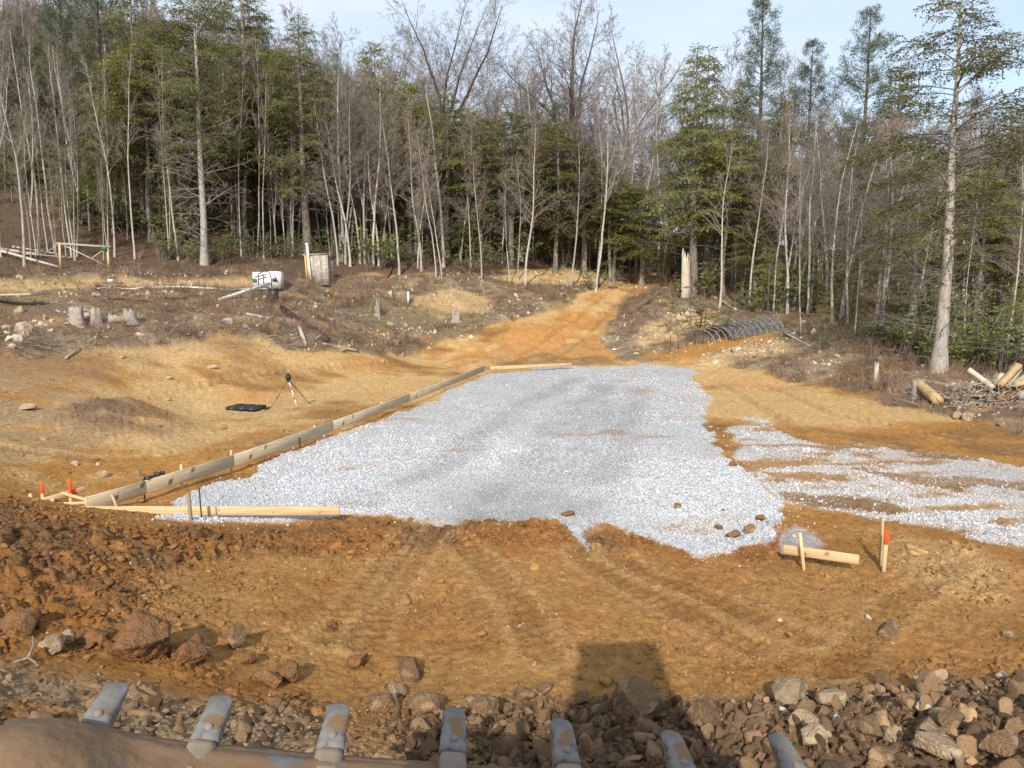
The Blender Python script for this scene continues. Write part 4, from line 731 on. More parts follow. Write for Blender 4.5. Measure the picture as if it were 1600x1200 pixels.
g = random.Random(71)
for k in range(46):                             # bare crowns that close the skyline over the hemlock row
    u = g.uniform(470, 1090); Y = g.uniform(63, 84); x = (u-800)/F*Y; z = gz(x, Y); h = P(u, g.uniform(55, 175), Y)[2]-z
    put(g.choice(['grey0', 'grey1', 'red0', 'oak0', 'grey0']), x, Y, min(h, 24), '%s bare crown against the sky %s' % (szw(h, 15, 19), near_lm(x, Y, 0)), group='bare crowns closing the skyline', wide=g.uniform(.9, 1.2), z=z)
for k in range(44):                             # grey twiggy trees standing before and among the hemlocks
    u = g.uniform(-20, 1010) if k < 30 else g.uniform(1110, 1620); Y = g.uniform(49, 57) if u < 1050 else g.uniform(34, 50); x = (u-800)/F*Y; z = gz(x, Y); h = P(u, g.uniform(60, 230) if u < 560 else g.uniform(150, 280), Y)[2]-z
    put(g.choice(['grey0', 'grey1', 'red0', 'slim2']), x, Y, max(h, 4), '%s twiggy grey tree among the evergreens %s' % (szw(h, 8, 12), near_lm(x, Y, 0)), group='twiggy grey trees among the evergreens', wide=g.uniform(.9, 1.2), z=z)
# dark understorey
for k in range(190):
    Y = g.uniform(50, 72); u = g.uniform(-20, 1620); x = (u-800)/F*Y
    if 930 < u < 1040 and Y < 68: continue
    if k >= 110: Y = g.uniform(50, 78); u = g.uniform(-40, 420); x = (u-800)/F*Y
    if u > 1100: Y = g.uniform(34, 60)*(1 if u < 1350 else .85); x = (u-800)/F*Y
    if k % 2: put('hems', x, Y, g.uniform(2.5, 5), 'young hemlock in the dark understorey %s' % near_lm(x, Y, 0), 'tree', 'understorey of the wood', wide=1.3)
    else: put('rho%d' % (k % 3), x, Y, g.uniform(2, 3.5), 'dark rhododendron under the wood %s' % near_lm(x, Y, 0), 'shrub', 'understorey of the wood', wide=1.4)
# beyond what can be told apart: the far wood as one mass
def far_wood():
    g = np.random.default_rng(31); pts = []; sc = []; idx = []; rot = []
    ks = ['grey0', 'grey1', 'red0', 'multi0', 'hem0', 'hem1']
    for k in range(1900):
        Y = g.uniform(62, 150); x = g.uniform(-.80, .80)*Y; u = 800+F*x/Y
        if g.random() > (.97 if u < 560 else .7 if u < 1080 else .62): continue
        z = gz(x, Y); mv = np.interp(u, [0, 400, 560, 800, 1000, 1250, 1600], [-40, 40, 140, 190, 230, 250, 230])+g.uniform(0, 140); h = P(u, mv, Y)[2]-z
        if h < 4: continue
        i = int(g.choice(6, p=[.2, .24, .2, .12, .12, .12])); h = min(h, 20)*(.75 if i > 3 else 1); s = h/HT[ks[i]]; pts.append((x, Y, z)); sc.append((s*1.15, s*1.15, s)); idx.append(i); rot.append((0, 0, g.uniform(0, 6.28)))
    n = len(pts); cr = []; tk = []
    for k in ks:
        root = PR[k][0]
        for ch in root.children:
            if ch.name.startswith('crown'): c = bpy.data.objects.new('far_%d_crown' % len(cr), ch.data); cr.append(c)
            if ch.name.startswith('trunk'): c = bpy.data.objects.new('far_%d_trunk' % len(tk), ch.data); tk.append(c)
    scatter('far_wood_crowns', cr, pts, rot, sc, idx, np.ones((n, 3)), 'far-off wood of bare trees and hemlocks reading as one mass'); scatter('far_wood_trunks', tk, pts, rot, sc, idx, np.ones((n, 3)), 'trunks of the far-off wood'); print('far', n)
far_wood()
print('wood', cnt)
for k_, (root, used) in PR.items():
    if not used[0]: print('unused', k_)
# ------------------------------------------------------------------ the machine whose bucket shows at the bottom of the frame
mroot = empty('track_loader', (0, -1.0, 1.0), 0, 'muddy loader bucket with seven worn blue-grey teeth, in front of the cab window', 'loader')
OFF = Vector((0, 1.0, -1.0))
tip1 = Vector(P(190, 1050, 1.98)); tip7 = Vector(P(1213, 1132, 2.16)); EX = (tip7-tip1).normalized()
D0 = Vector((-math.sin(R(4.4))*math.cos(R(13.4)), math.cos(R(4.4))*math.cos(R(13.4)), math.sin(R(13.4)))); DY = (D0-EX*D0.dot(EX)).normalized(); DZ = EX.cross(DY)
def BM(o): return Matrix(((EX.x, DY.x, DZ.x, o.x), (EX.y, DY.y, DZ.y, o.y), (EX.z, DY.z, DZ.z, o.z), (0, 0, 0, 1)))
def loft(stn, n=20, pw=5.0, cap=True):
    """rings (y, half width, z low, z high) of rounded rectangles"""
    B = MB(); V = []; th_ = np.arange(n)*2*math.pi/n; c, s = np.cos(th_), np.sin(th_); rs = (np.abs(c)**pw+np.abs(s)**pw)**(-1/pw)
    for (y, w, z0, z1) in stn: V.append(np.c_[c*rs*w, np.full(n, y), (z0+z1)/2+s*rs*(z1-z0)/2])
    k = len(stn); V = np.vstack(V); i_ = np.arange(k-1)[:, None]*n; j_ = np.arange(n)[None]; j2 = (j_+1) % n
    Q_ = np.stack([i_+j_, i_+n+j_, i_+n+j2, i_+j2], -1).reshape(-1, 4); V = np.vstack([V, [0, stn[0][0], (stn[0][2]+stn[0][3])/2], [0, stn[-1][0], (stn[-1][2]+stn[-1][3])/2]]); jj = np.arange(n)
    T_ = np.vstack([np.c_[np.full(n, k*n), jj, (jj+1) % n], np.c_[np.full(n, k*n+1), (k-1)*n+(jj+1) % n, (k-1)*n+jj]]); return B.add(V, T_, Q_)
cap_st = []
for q in np.linspace(0, 1, 14):
    y = -.185+.185*q; e_ = max(0, (y+.034)/.034); w = (.037-.006*q)*math.sqrt(max(.02, 1-e_**2.2)); zt = -.002-.030*q**2.2; zb = -.075+.050*q; cap_st.append((y, w, min(zb, zt-.006), zt))
capB = loft(cap_st, 24); shB = loft([(-.70, .040, -.13, .0), (-.40, .039, -.11, .010), (-.215, .037, -.085, .006), (-.198, .036, -.082, .002), (-.193, .030, -.075, -.008), (-.17, .028, -.07, -.012)], 24)
cme = capB.obj('tooth_cap', MT['tooth'], None, True); sme = shB.obj('tooth', MT['shank'], None, True)
def boltB():
    B = MB(); t_ = np.linspace(0, 1, 4); B.tube([[0, 0, -.02], [0, 0, .001], [0, 0, .004]], [.011, .011, .007], 12, True); return B
bme = boltB().obj('bolt', MT['shank'], None, True)
for o in (cme, sme):
    o.data.polygons.foreach_set('use_smooth', np.ones(len(o.data.polygons), bool))
for k in range(7):
    tu, tv = [(190,1050),(352,1070),(532,1083),(712,1090),(876,1108),(1047,1127),(1213,1132)][k]; q = Vector(P(tu, tv, 1.98+.18*(tu-190)/1023))
    s_ = sme if k == 0 else sme.copy(); c_ = cme if k == 0 else cme.copy(); b_ = bme if k == 0 else bme.copy(); b2 = bme.copy()
    for o in (s_, c_, b_, b2):
        if o.name not in C.objects: C.objects.link(o)
    s_.parent = mroot; s_.matrix_local = BM(q+OFF)@Euler((0, R([4, 3, 0, 0, -2, -2, -4][k]), R([1, 0, .5, -1, 0, 1, 0][k]))).to_matrix().to_4x4()
    c_.parent = s_; b_.parent = s_; b_.location = (0, -.150, .0); b2.parent = s_; b2.location = (0, -.30, .012); c_.matrix_local = Matrix.Identity(4)
nx, ny = 150, 90; X_, Y_ = np.meshgrid(np.linspace(-.16, 2.05, nx), np.linspace(-.19, -1.25, ny)); xf, yf = X_.ravel(), Y_.ravel()
zf = -.006-.006*xf+.012*fbm(xf, yf, .35, 4, 7)+.004*fbm(xf, yf, .05, 2, 8)+.17*np.exp(-((xf+.06)/.20)**2-((yf+.42)/.20)**2)+.045*np.exp(-((xf-.33)/.22)**2)*sst(-.3, -.6, yf)-.03*sst(-.25, -.19, yf)+.5*sst(-.75, -1.3, yf)**1.5
Vt = np.array([EX*a+DY*b+DZ*c_+tip1+OFF for a, b, c_ in zip(xf, yf, zf)]); i_ = np.arange(ny-1)[:, None]*nx; j_ = np.arange(nx-1)[None]; Qs = np.stack([i_+j_, i_+nx+j_, i_+nx+j_+1, i_+j_+1], -1).reshape(-1, 4)
Vb = np.array([EX*a+DY*b+DZ*c_+tip1+OFF for a, b, c_ in zip(xf, yf, zf-.035)]); nn = len(Vt)
bd = list(range(nx))+[r*nx+nx-1 for r in range(1, ny)]+[(ny-1)*nx+c_ for c_ in range(nx-2, -1, -1)]+[r*nx for r in range(ny-2, 0, -1)]; bd = np.array(bd); b2_ = np.roll(bd, -1)
sh = mk('bucket_shell', np.vstack([Vt, Vb]), [np.vstack([Qs, Qs[:, ::-1]+nn, np.c_[bd, b2_, b2_+nn, bd+nn]])], MT['mach'], mroot, True)
B = MB(); Mb = BM(tip1+OFF)
B.box((-.14, -.225, -.105), (2.03, -.175, -.060), Mb); bev(B.obj('cutting_edge', MT['tooth'], sh), .006)
for k in range(6):
    B = MB(); xa = k*(tip7-tip1).length/6; B.box((xa+.09, -.33, -.07), (xa+.225, -.20, -.046-.008*xa), Mb); bev(B.obj('edge_guard', MT['mach'], sh), .008)
for nm, a, b, m_ in [('cab_roof', (-.56, -1.5, 4.12), (.22, .36, 4.2), 'cabm'), ('cab_back_panel', (-.56, -1.55, 2.1), (.22, -1.5, 4.11), 'cabd'), ('cab_side_panel', (-.58, -1.5, 2.1), (-.54, .16, 4.11), 'cabd'), ('cab_side_panel', (.20, -1.5, 2.1), (.24, .16, 4.11), 'cabd'),
    ('cab_floor', (-.56, -1.5, 2.0), (.22, .4, 2.09), 'cabd'), ('engine_housing', (-.95, -3.4, 1.75), (.95, -1.6, 3.0), 'cabm'), ('chassis', (-.8, -3.3, 1.2), (.8, .3, 1.74), 'cabd'), ('lift_arm', (-.80, -1.2, 1.76), (-.68, .62, 1.98), 'cabm'), ('lift_arm', (.68, -1.2, 1.76), (.80, .62, 1.98), 'cabm')]:
    B = MB(); B.box(Vector(a)+OFF, Vector(b)+OFF); bev(B.obj(nm, MT[m_], mroot), .02)
for s_ in (-1, 1):
    B = MB(); tk = [(-3.3, 1.12), (-3.1, .98), (.1, .98), (.4, 1.15), (.35, 1.55), (.1, 1.7), (-3.1, 1.7), (-3.35, 1.5), (-3.3, 1.12)]
    B.tube([[s_*1.0, a+1.0, b-1.0] for a, b in tk], .12, 6); B.obj('crawler_track', MT['black'], mroot)
# ------------------------------------------------------------------ boards, stakes
def plank(name, A, B_, h, t, m, label, cat='board', group=None, lift=0, roll=0, nonail=0):
    """a plank standing on edge from A to B_ (points of its lower edge)"""
    A, B_ = Vector(A), Vector(B_); d = B_-A; L_ = d.length; X = d.normalized(); Zz = Vector((0, 0, 1)); Yy = Zz.cross(X).normalized(); Zz = X.cross(Yy)
    b = MB(); b.box((0, -t/2, 0), (L_, t/2, h)); o = bev(b.obj(name, MT[m]), min(.004, t*.2), 1)
    M_ = Matrix(((X.x, Yy.x, Zz.x, A.x), (X.y, Yy.y, Zz.y, A.y), (X.z, Yy.z, Zz.z, A.z+lift), (0, 0, 0, 1)))@Matrix.Rotation(roll, 4, 'X'); o.matrix_world = M_; return tag(o, label, cat, group)
def stick(name, A, B_, w, t, m, label, cat, group=None, point=False, parent=None, deep=.15):
    """a square stake from its foot A to its head B_"""
    A, B_ = Vector(A), Vector(B_); d = B_-A; L_ = d.length; b = MB(); b.box((-w/2, -t/2, -deep), (w/2, t/2, L_)); o = bev(b.obj(name, MT[m]), min(w, t)*.12, 1)
    o.location = A; o.rotation_mode = 'QUATERNION'; o.rotation_quaternion = d.to_track_quat('Z', 'Y'); return tag(o, label, cat, group)
fA = Vector(P0(134, 797)); fB = Vector(P0(757, 579)); nb_ = 5
bl_ = ['end piece of the long form board nearest the corner, grey weathered plank on edge', 'second plank of the long form board from the corner, with a black clip on top', 'middle plank of the long form board beside the gravel', 'fourth plank of the long form board, level with the tripod', 'farthest plank of the long form board, ending at the yellow cross board']
fpts = [Vector(P0(*q)) for q in ((134, 800), (228, 772), (365, 729), (520, 673), (640, 627), (757, 580))]
def fl(f):
    f = min(max(f, 0), .9999)*5; i = int(f); return fpts[i].lerp(fpts[i+1], f-i)
for k in range(nb_):
    a = fpts[k].lerp(fpts[k+1], .002); b = fpts[k].lerp(fpts[k+1], .998); wv = [.0, .03, -.02, .03, 0, 0]; nrm = Vector((-(fB-fA).y, (fB-fA).x, 0)).normalized()
    plank('form_board', a, b, .235, .038, 'treated', bl_[k], 'board', 'planks of the long form board', lift=-.002+.004*(k % 2))
nrm = Vector((-(fB-fA).y, (fB-fA).x, 0)).normalized()
stl = ['stake behind the long form board with a pale head, nearer the corner', 'stake behind the long form board where the gravel begins', 'third stake head along the long form board', 'stake head along the long form board near the tripod', 'stake head near the far end of the long form board']
for k, f in enumerate([.28, .40, .56, .72, .88]):
    q = fl(f)+nrm*(.05); stick('wooden_stake', (q.x, q.y, 0), (q.x+.01, q.y, [.33, .33, .27, .27, .26][k]), .04, .04, 'stake', stl[k], 'stake', 'stakes holding the long form board')
q = fl(.075); bp = stick('wooden_stake', P0(187, 803), Vector(P0(179, 803))+Vector((-.03, .02, .31)), .045, .022, 'stake', 'thin stake leaning on the corner of the two form boards', 'stake')
plank('form_board', P0(120, 806), P0(531, 806), .14, .04, 'pine_board', 'bright yellow pine plank on edge along the front of the gravel', 'board', lift=.012)
stick('wooden_stake', P0(299, 822), Vector(P0(298, 822))+Vector((-.01, 0, .50)), .045, .045, 'oldstake', 'grey square stake in front of the yellow pine plank', 'stake')
def rod(name, A, B_, r, m, label, cat='rod', deep=.1):
    A, B_ = Vector(A), Vector(B_); d = (B_-A); b = MB(); b.tube([[0, 0, -deep], [0, 0, d.length*.5], [0, 0, d.length]], r, 8, True); o = b.obj(name, MT[m], None, True); o.location = A; o.rotation_mode = 'QUATERNION'; o.rotation_quaternion = d.to_track_quat('Z', 'Y'); return tag(o, label, cat)
rd = rod('steel_rod', P0(316, 819), Vector(P0(315, 819))+Vector((-.01, 0, .55)), .011, 'rebar', 'thin black steel rod standing beside the grey square stake')
b = MB(); b.tube([[0, 0, .02], [0, 0, .10]], .013, 8, True); b.obj('white_tape', MT['white'], rd)
rod('steel_rod', fl(.20)+nrm*.03, fl(.20)+nrm*.03+Vector((0, 0, .27)), .013, 'rebar', 'short black rod rising above the long form board')
rod('steel_rod', fl(.52)-nrm*.04, fl(.52)-nrm*.04+Vector((0, 0, .13)), .014, 'rebar', 'dark rod low against the gravel side of the long form board')
a = fl(.225)+nrm*.045+Vector((0, 0, .245)); b = MB(); b.box((-.2, -.03, 0), (.2, .03, .03)); b.box((-.22, -.045, -.02), (-.16, .045, .05)); b.box((.02, -.045, -.01), (.07, .045, .055)); b.box((.16, -.04, -.01), (.2, .04, .05)); o = b.obj('bar_clamp', MT['black']); o.location = a; o.rotation_euler = (0, 0, math.atan2((fB-fA).y, (fB-fA).x)); tag(o, 'black bar clamp lying along the top of the long form board', 'clamp')
# batter boards at the corner
def painted(u, v, h, pf, lb, lean=0, w=.04, t=.03, m='stake'):
    A = Vector(P0(u, v)); r_ = empty('painted_stake', A, 0, lb, 'stake'); b = MB(); b.box((-w/2, -t/2, -.15), (w/2, t/2, h*(1-pf))); bev(b.obj('shaft', MT[m], r_), .004, 1)
    b = MB(); b.box((-w/2-.001, -t/2-.001, h*(1-pf)), (w/2+.001, t/2+.001, h)); bev(b.obj('painted_head', MT['orange'], r_), .004, 1); r_.rotation_euler = (0, lean, R(15)); return r_
painted(67, 792, .40, .45, 'orange-topped stake behind the dirt mound, the shorter one by the corner', .03); painted(111, 788, .42, .62, 'taller orange-topped stake beside the crossed corner boards', 0, .045)
stick('wooden_stake', P0(53, 794), Vector(P0(51, 794))+Vector((-.02, 0, .24)), .045, .045, 'stake', 'short stub of a stake at the outer end of the corner boards', 'stake')
stick('wooden_stake', P0(84, 797), Vector(P0(84, 797))+Vector((0, 0, .20)), .045, .045, 'stake', 'short square stake in front of the crossed corner boards', 'stake')
bb = plank('corner_board', Vector(P0(62, 795))+Vector((0, 0, .07)), Vector(P0(121, 790))+Vector((0, .25, .17)), .09, .025, 'stake', 'slanting corner board with an orange painted end', 'board', 'boards nailed at the corner of the forms')
b = MB(); b.box(((Vector(P0(121, 790))-Vector(P0(62, 795))).length-.10, -.0145, -.002), ((Vector(P0(121, 790))-Vector(P0(62, 795))).length+.012, .0145, .093)); b.obj('painted_end', MT['orange'], bb)
plank('corner_board', Vector(P0(72, 799))+Vector((0, -.05, .10)), Vector(P0(136, 799))+Vector((0, .0, .12)), .045, .035, 'stake', 'low level corner board reaching the end of the long form board', 'board', 'boards nailed at the corner of the forms')
plank('corner_board', Vector(P0(92, 793))+Vector((0, .1, .20)), Vector(P0(134, 797))+Vector((0, .06, .13)), .035, .05, 'stake', 'diagonal brace board crossing the other corner boards', 'board', 'boards nailed at the corner of the forms')
# far and right boards
plank('form_board', P0(766, 578), P0(893, 572), .15, .04, 'pine_board', 'bright yellow board across the far end of the gravel', 'board')
plank('form_board', P0(1224, 865), P0(1342, 882), .125, .04, 'pine_board', 'short bright board on edge by the grey stone dust on the right-hand side', 'board')
stick('wooden_stake', P0(1254, 874), Vector(P0(1250, 874))+Vector((-.02, 0, .36)), .045, .04, 'stake', 'square stake in front of the short bright board', 'stake')
stick('wooden_stake', P0(1376, 866), Vector(P0(1375, 866))+Vector((0, 0, .50)), .07, .02, 'stake', 'wide pale lath behind the orange-painted stake', 'stake')
painted(1382, 878, .42, .45, 'stake with an orange painted head standing against the wide pale lath', .02, .05, .03)
plank('board_scrap', Vector(GP(1092, 571)), Vector(GP(1112, 570)), .05, .09, 'stake', 'small pale board scrap at the far corner of the gravel', 'board'); stick('wooden_stake', GP(1118, 575), Vector(GP(1118, 575))+Vector((0, 0, .3)), .04, .04, 'stake', 'small stake by the pale board scrap at the far corner', 'stake')
# ------------------------------------------------------------------ tripod and case
c = Vector(P0(455, 633)); tr = empty('laser_level_tripod', (c.x, c.y, gz(c.x, c.y)), 0, 'dark laser level on a tripod with one white leg facing the camera', 'tripod'); gz0 = tr.location.z; ht = 1.06; hd = Vector((-.06, 0, ht-.14))
for k, (u, v) in enumerate([(465, 639), (484, 632), (424, 637)]):
    f = GP(u, v)-tr.location; B = MB(); a_ = hd+Vector(((f.x-hd.x)*.06, (f.y-hd.y)*.06, -.02)); B.tube([f, f.lerp(a_, .36)], .009 if k else .014, 6, True); B.tube([f.lerp(a_, .36), f.lerp(a_, .70)], .011 if k else .017, 6, True); B.tube([f.lerp(a_, .70), a_], .014 if k else .02, 6, True); lg = B.obj('leg', MT['white'] if k == 0 else MT['brownwood'], tr)
    for t_ in (.0, .36, .70):
        p_ = f.lerp(a_, t_); B = MB(); B.box(p_-Vector((.016, .016, .022)), p_+Vector((.016, .016, .022))); bev(B.obj('leg_clamp' if t_ else 'foot', MT['black'], lg), .006, 1)
B = MB(); B.box(hd-Vector((.05, .05, .04)), hd+Vector((.05, .05, .02))); bev(B.obj('head_plate', MT['black'], tr), .01)
B = MB(); B.box(hd+Vector((-.07, -.06, .022)), hd+Vector((.08, .06, .165))); lv = bev(B.obj('laser_body', MT['black'], tr), .02); B = MB(); B.tube([hd+Vector((0, 0, .166)), hd+Vector((0, 0, .21))], .03, 10, True); B.obj('rotor_dome', MT['rebar'], lv)
c = GP(385, 640); cs = empty('equipment_case', c, R(-16), 'flat black plastic case lying on the soil left of the tripod', 'case')
for k in range(3):
    B = MB(); B.box((-.50+.335*k, -.34, .0), (-.50+.335*k+.325, .34, .11)); pn = bev(B.obj('case_panel', MT['black'], cs), .025); B = MB(); B.box((-.50+.335*k+.05, -.26, .112), (-.50+.335*k+.275, .26, .122)); bev(B.obj('raised_rib', MT['black'], pn), .004, 1)
rod('black_strap_rod', GP(414, 641)+Vector((0, 0, .02)), GP(421, 638)+Vector((0, 0, .03)), .025, 'black', 'short black rod on the soil between the case and the tripod', deep=0)
# ------------------------------------------------------------------ the terrace
def stump(u, v, wpx, hpx, label, jag=.15, m='stump'):
    c = GP(u, v); dist = c.y; r0 = wpx/F*dist/2; h = hpx/F*dist; g_ = np.random.default_rng(int(u)); n = 18; a_ = np.arange(n)*6.283/n; lob = 1+.12*np.sin(a_*3+g_.uniform(0, 6))+.06*g_.normal(size=n); B = MB(); V = []
    for t_ in (-.3, 0, .25, .7, 1): w = r0*(1.0+.55*max(0, .35-t_)**1.2*2)*lob; V.append(np.c_[w*np.cos(a_), w*np.sin(a_), np.full(n, t_*h)+(jag*h*g_.uniform(-1, 1, n) if t_ == 1 else 0)])
    V.append(np.array([[0, 0, h*.97]])); V = np.vstack(V); i_ = np.arange(4)[:, None]*n; j_ = np.arange(n)[None]; j2 = (j_+1) % n; B.add(V, np.c_[4*n+np.arange(n), 4*n+(np.arange(n)+1) % n, np.full(n, 5*n)], np.stack([i_+j_, i_+j2, i_+n+j2, i_+n+j_], -1).reshape(-1, 4))
    o = B.obj('tree_stump', MT[m], None, False); o.location = c; return tag(o, label, 'stump')
stump(121, 506, 19, 25, 'grey cylindrical tree stump, first from the boulder on the brushy bank'); stump(150, 508, 15, 24, 'narrow grey stump in the middle of the three on the brushy bank', .2); stump(204, 503, 18, 15, 'low splintered stump behind the short cut log', .5)
stump(590, 495, 9, 22, 'thin jagged stump in the brambles of the middle bank', .6); stump(712, 503, 12, 14, 'pale broken stump top in the brambles above the road bank', .6); stump(812, 408, 8, 18, 'whitish stump at the wood edge behind the yellow bank', .4, 'oldwood'); stump(1432, 622, 14, 26, 'grey stump behind the peeled yellow log', .2); stump(1368, 600, 7, 28, 'thin leaning stub in the right-hand brush', .3, 'oldwood')
def log(A, B_, r, m, label, name='log', cat='log', group=None, taper=.85, n=9):
    A, B_ = Vector(A), Vector(B_); g_ = np.random.default_rng(int(abs(A.x*97+A.y*31))+3); d = B_-A; k = 6; pl = []
    for t_ in np.linspace(0, 1, k): pl.append(np.array(d*t_)+g_.normal(0, r*.07, 3)*(0 < t_ < 1))
    B = MB(); B.tube(pl, r*np.linspace(1, taper, k)*g_.uniform(.92, 1.08, k), n, True); o = B.obj(name, MT[m], None, False); o.location = A; return tag(o, label, cat, group)
log(GP(170, 504, .1), GP(207, 506, .1), .14, 'stump', 'short cut log lying between the splintered stump and the narrow stump')
def rock(u, v, w, label, m='rock', h=None, seed=None, lvl=3, name='rock', cat='rock', group=None, sink=.25, planes=13, mesh=None, Y=None, ratio=None, zrot=None):
    c = GP(u, v); rad = w/F*c.y/ (math.cos(math.atan2(abs(c.x), c.y)))/2*1.06; hr = (h or w*.7)/w*rad; sd_ = seed if seed is not None else int(u*7+v)
    tall = max(1, hr/rad); hr = min(hr, rad*.8); sq = (1, .85, 1); V = rockV(sd_, lvl, planes, .42, .82, .13 if m in ('clodr', 'rockd') else .08, sq); V[:, 2] *= hr/rad; V[:, 1] *= min(tall, 1.35); V *= rad; o = mk(name, V, [ICO[lvl][1]], MT[m], None, False); o.location = (c.x, c.y+rad*.3, c.z+hr*(1-sink)*.6); o.rotation_euler = (0, 0, (zrot if zrot is not None else (sd_ % 7)*.4-.9)); return tag(o, label, cat, group)
rock(31, 522, 28, 'large whitish boulder at the edge of the brushy bank', 'rockp', 26, lvl=4, name='boulder', cat='boulder')
for u, v, w, lb in [(10, 514, 12, 'small pale rock behind the whitish boulder'), (12, 524, 13, 'pale rock tucked against the whitish boulder, nearer the frame edge'), (27, 534, 22, 'flat pale rock under the whitish boulder'), (17, 546, 12, 'lowest pale rock in the heap below the whitish boulder'), (48, 517, 8, 'little rock right beside the whitish boulder'),
    (80, 503, 9, 'pale rock on the edge before the first stump'), (79, 519, 9, 'upright white stone below the bank edge'), (105, 508, 8, 'round stone at the foot of the first stump'), (30, 489, 17, 'tan rock below the grey slab'), (150, 464, 12, 'white rock above the stumps'), (243, 505, 10, 'pointed pale stone right of the cut log'), (276, 500, 9, 'upright pale stone on the bank edge'), (315, 522, 7, 'small white upright stone low on the bank'),
    (355, 505, 15, 'white rock near the brush below the white pole'), (313, 462, 12, 'white rock by the long white pipe'), (519, 502, 11, 'pale block in the brambles right of the maroon beam'), (598, 565, 10, 'pale stone on the yellow slope under the brush'), (533, 550, 14, 'tan flat stone at the foot of the driftwood'),
    (330, 577, 16, 'flat stone on the ochre slope left of the tripod'), (190, 560, 12, 'stone high on the sandy slope'), (265, 593, 10, 'small pale stone on the sandy slope'), (42, 641, 22, 'domed grey rock on the bare soil at the left-hand side'), (115, 729, 13, 'flat white-topped stone beyond the orange stakes'), (152, 729, 9, 'little tan stone beside the flat white-topped stone'), (160, 745, 22, 'broad tan rock half sunk behind the corner boards'), (214, 745, 17, 'brown rock half sunk just behind the long form board'), (67, 688, 10, 'tan stone among the dark clods'),
    (1387, 610, 10, 'whitish rock in the dark brush left of the yellow log'), (1490, 604, 10, 'white stone near the foot of the lone hemlock'), (1370, 602, 8, 'yellowish stone in the dark brush'), (1516, 657, 26, 'yellow boulder at the edge under the log pile'), (1498, 655, 20, 'smaller yellow boulder beside its neighbour under the log pile'), (1568, 666, 14, 'yellow rock at the edge near the frame side'), (1218, 972, 11, 'white pebble alone on the front soil'), (1578, 996, 16, 'tan stone on the front soil by the frame side'), (1357, 972, 12, 'pale stone beside the long flat brown rock')]:
    rock(u, v, w, lb, 'rockp' if ('whit' in lb or 'pale' in lb) else 'rock', w*.7)
rock(1392, 992, 50, 'long flat brown rock set in the front soil', 'rockd', 20, lvl=4, sink=.4)
for u, v, w, lb in [(1058, 794, 15, 'lone brown clod on the middle of the gravel'), (1131, 799, 9, 'small brown clod on the gravel near the front edge'), (887, 808, 22, 'clod of red clay on the front edge of the gravel'), (1146, 843, 26, 'biggest clod at the rounded front corner of the gravel'), (1124, 829, 14, 'clod beside the biggest clod of the gravel corner'), (1172, 836, 24, 'pale brown clod right of the biggest gravel corner clod'), (1190, 815, 16, 'clod of red clay at the right-hand edge of the gravel'), (222, 786, 14, 'dark clod between the two form boards'), (1147, 728, 14, 'clod in the gap between the gravel pad and the spread gravel'), (648, 904, 10, 'dark round stone on the front soil')]:
    rock(u, v, w, lb, 'rockd' if 'brown' in lb or 'dark' in lb else 'clodr', w*.75, name='clod', cat='clod')
# frame of a swing
fr = empty('swing_set', GP(130, 421), 0, 'old wooden swing set with two posts, a top rail and thin braces', 'frame'); o0 = fr.location
def rel(u, v, Y): return Vector(P(u, v, Y))-o0
Y0 = o0.y
def fpart(nm, a, b, w, m, par=fr): B = MB(); B.tube([a, (a+b)/2, b], w, 6, True); return B.obj(nm, MT[m], par)
fpart('post', rel(95, 423, Y0-.4), rel(93, 380, Y0-.4), .07, 'stake'); fpart('post', rel(171, 427, Y0+.2), rel(168, 387, Y0+.2), .07, 'stake'); fpart('top_rail', rel(88, 380.5, Y0-.4), rel(173, 386, Y0+.2), .065, 'oldwood')
fpart('brace', rel(62, 402, Y0+.4), rel(92, 381, Y0-.4), .028, 'oldwood'); fpart('brace', rel(101, 384, Y0-.4), rel(170, 417, Y0+.2), .028, 'oldwood'); fpart('brace', rel(143, 404, Y0), rel(161, 391, Y0+.2), .028, 'oldwood')
B = MB(); q = rel(163, 388.5, Y0+.1); B.box(q-Vector((.14, .1, .10)), q+Vector((.12, .1, .09))); bev(B.obj('green_bracket', MT['green'], fr), .01, 1)
for a, b, r_, lb in [((-15, 396), (92, 421), .09, 'long fallen pole slanting down in front of the birch stems'), ((-15, 396), (70, 403), .12, 'thicker fallen pole lying level at the frame edge'), ((20, 393), (95, 402), .06, 'thin fallen pole behind the foremost birch'), ((40, 404), (118, 407), .05, 'thin grey pole near the swing set post')]: log(GP(*a, .25), GP(*b, .12), r_, 'oldwood', lb, 'fallen_pole', 'pole', taper=.6)
a, b = GP(146, 449, .12), GP(192, 448, .12); plank('dark_plank', a, b, .10, .5, 'brownwood', 'wide dark plank under the swing set with a white cup on it', 'plank'); rr_ = MB(); rr_.tube([[0, 0, 0], [0, 0, .12]], [.13, .15], 10, True); o = rr_.obj('white_cup', MT['white']); o.location = Vector(a).lerp(Vector(b), .6)+Vector((0, 0, .11)); tag(o, 'small white tub standing on the dark plank', 'tub')
for k, (u0, v0, u1, v1, r_, lb) in enumerate([(153, 454, 230, 452, .035, 'left stretch of the long white pipe on the ground'), (238, 452, 424, 454.5, .045, 'long thin white pipe lying on the ground left of the white tote')]):
    B = MB(); A = GP(u0, v0, .08); pl = [np.array(GP(u0+(u1-u0)*t_, v0+(v1-v0)*t_, .08+.05*math.sin(t_*7))-A) for t_ in np.linspace(0, 1, 9)]; B.tube(pl, r_, 6, True); o = B.obj('white_pipe', MT['white'], None, True); o.location = A; tag(o, lb, 'pipe')
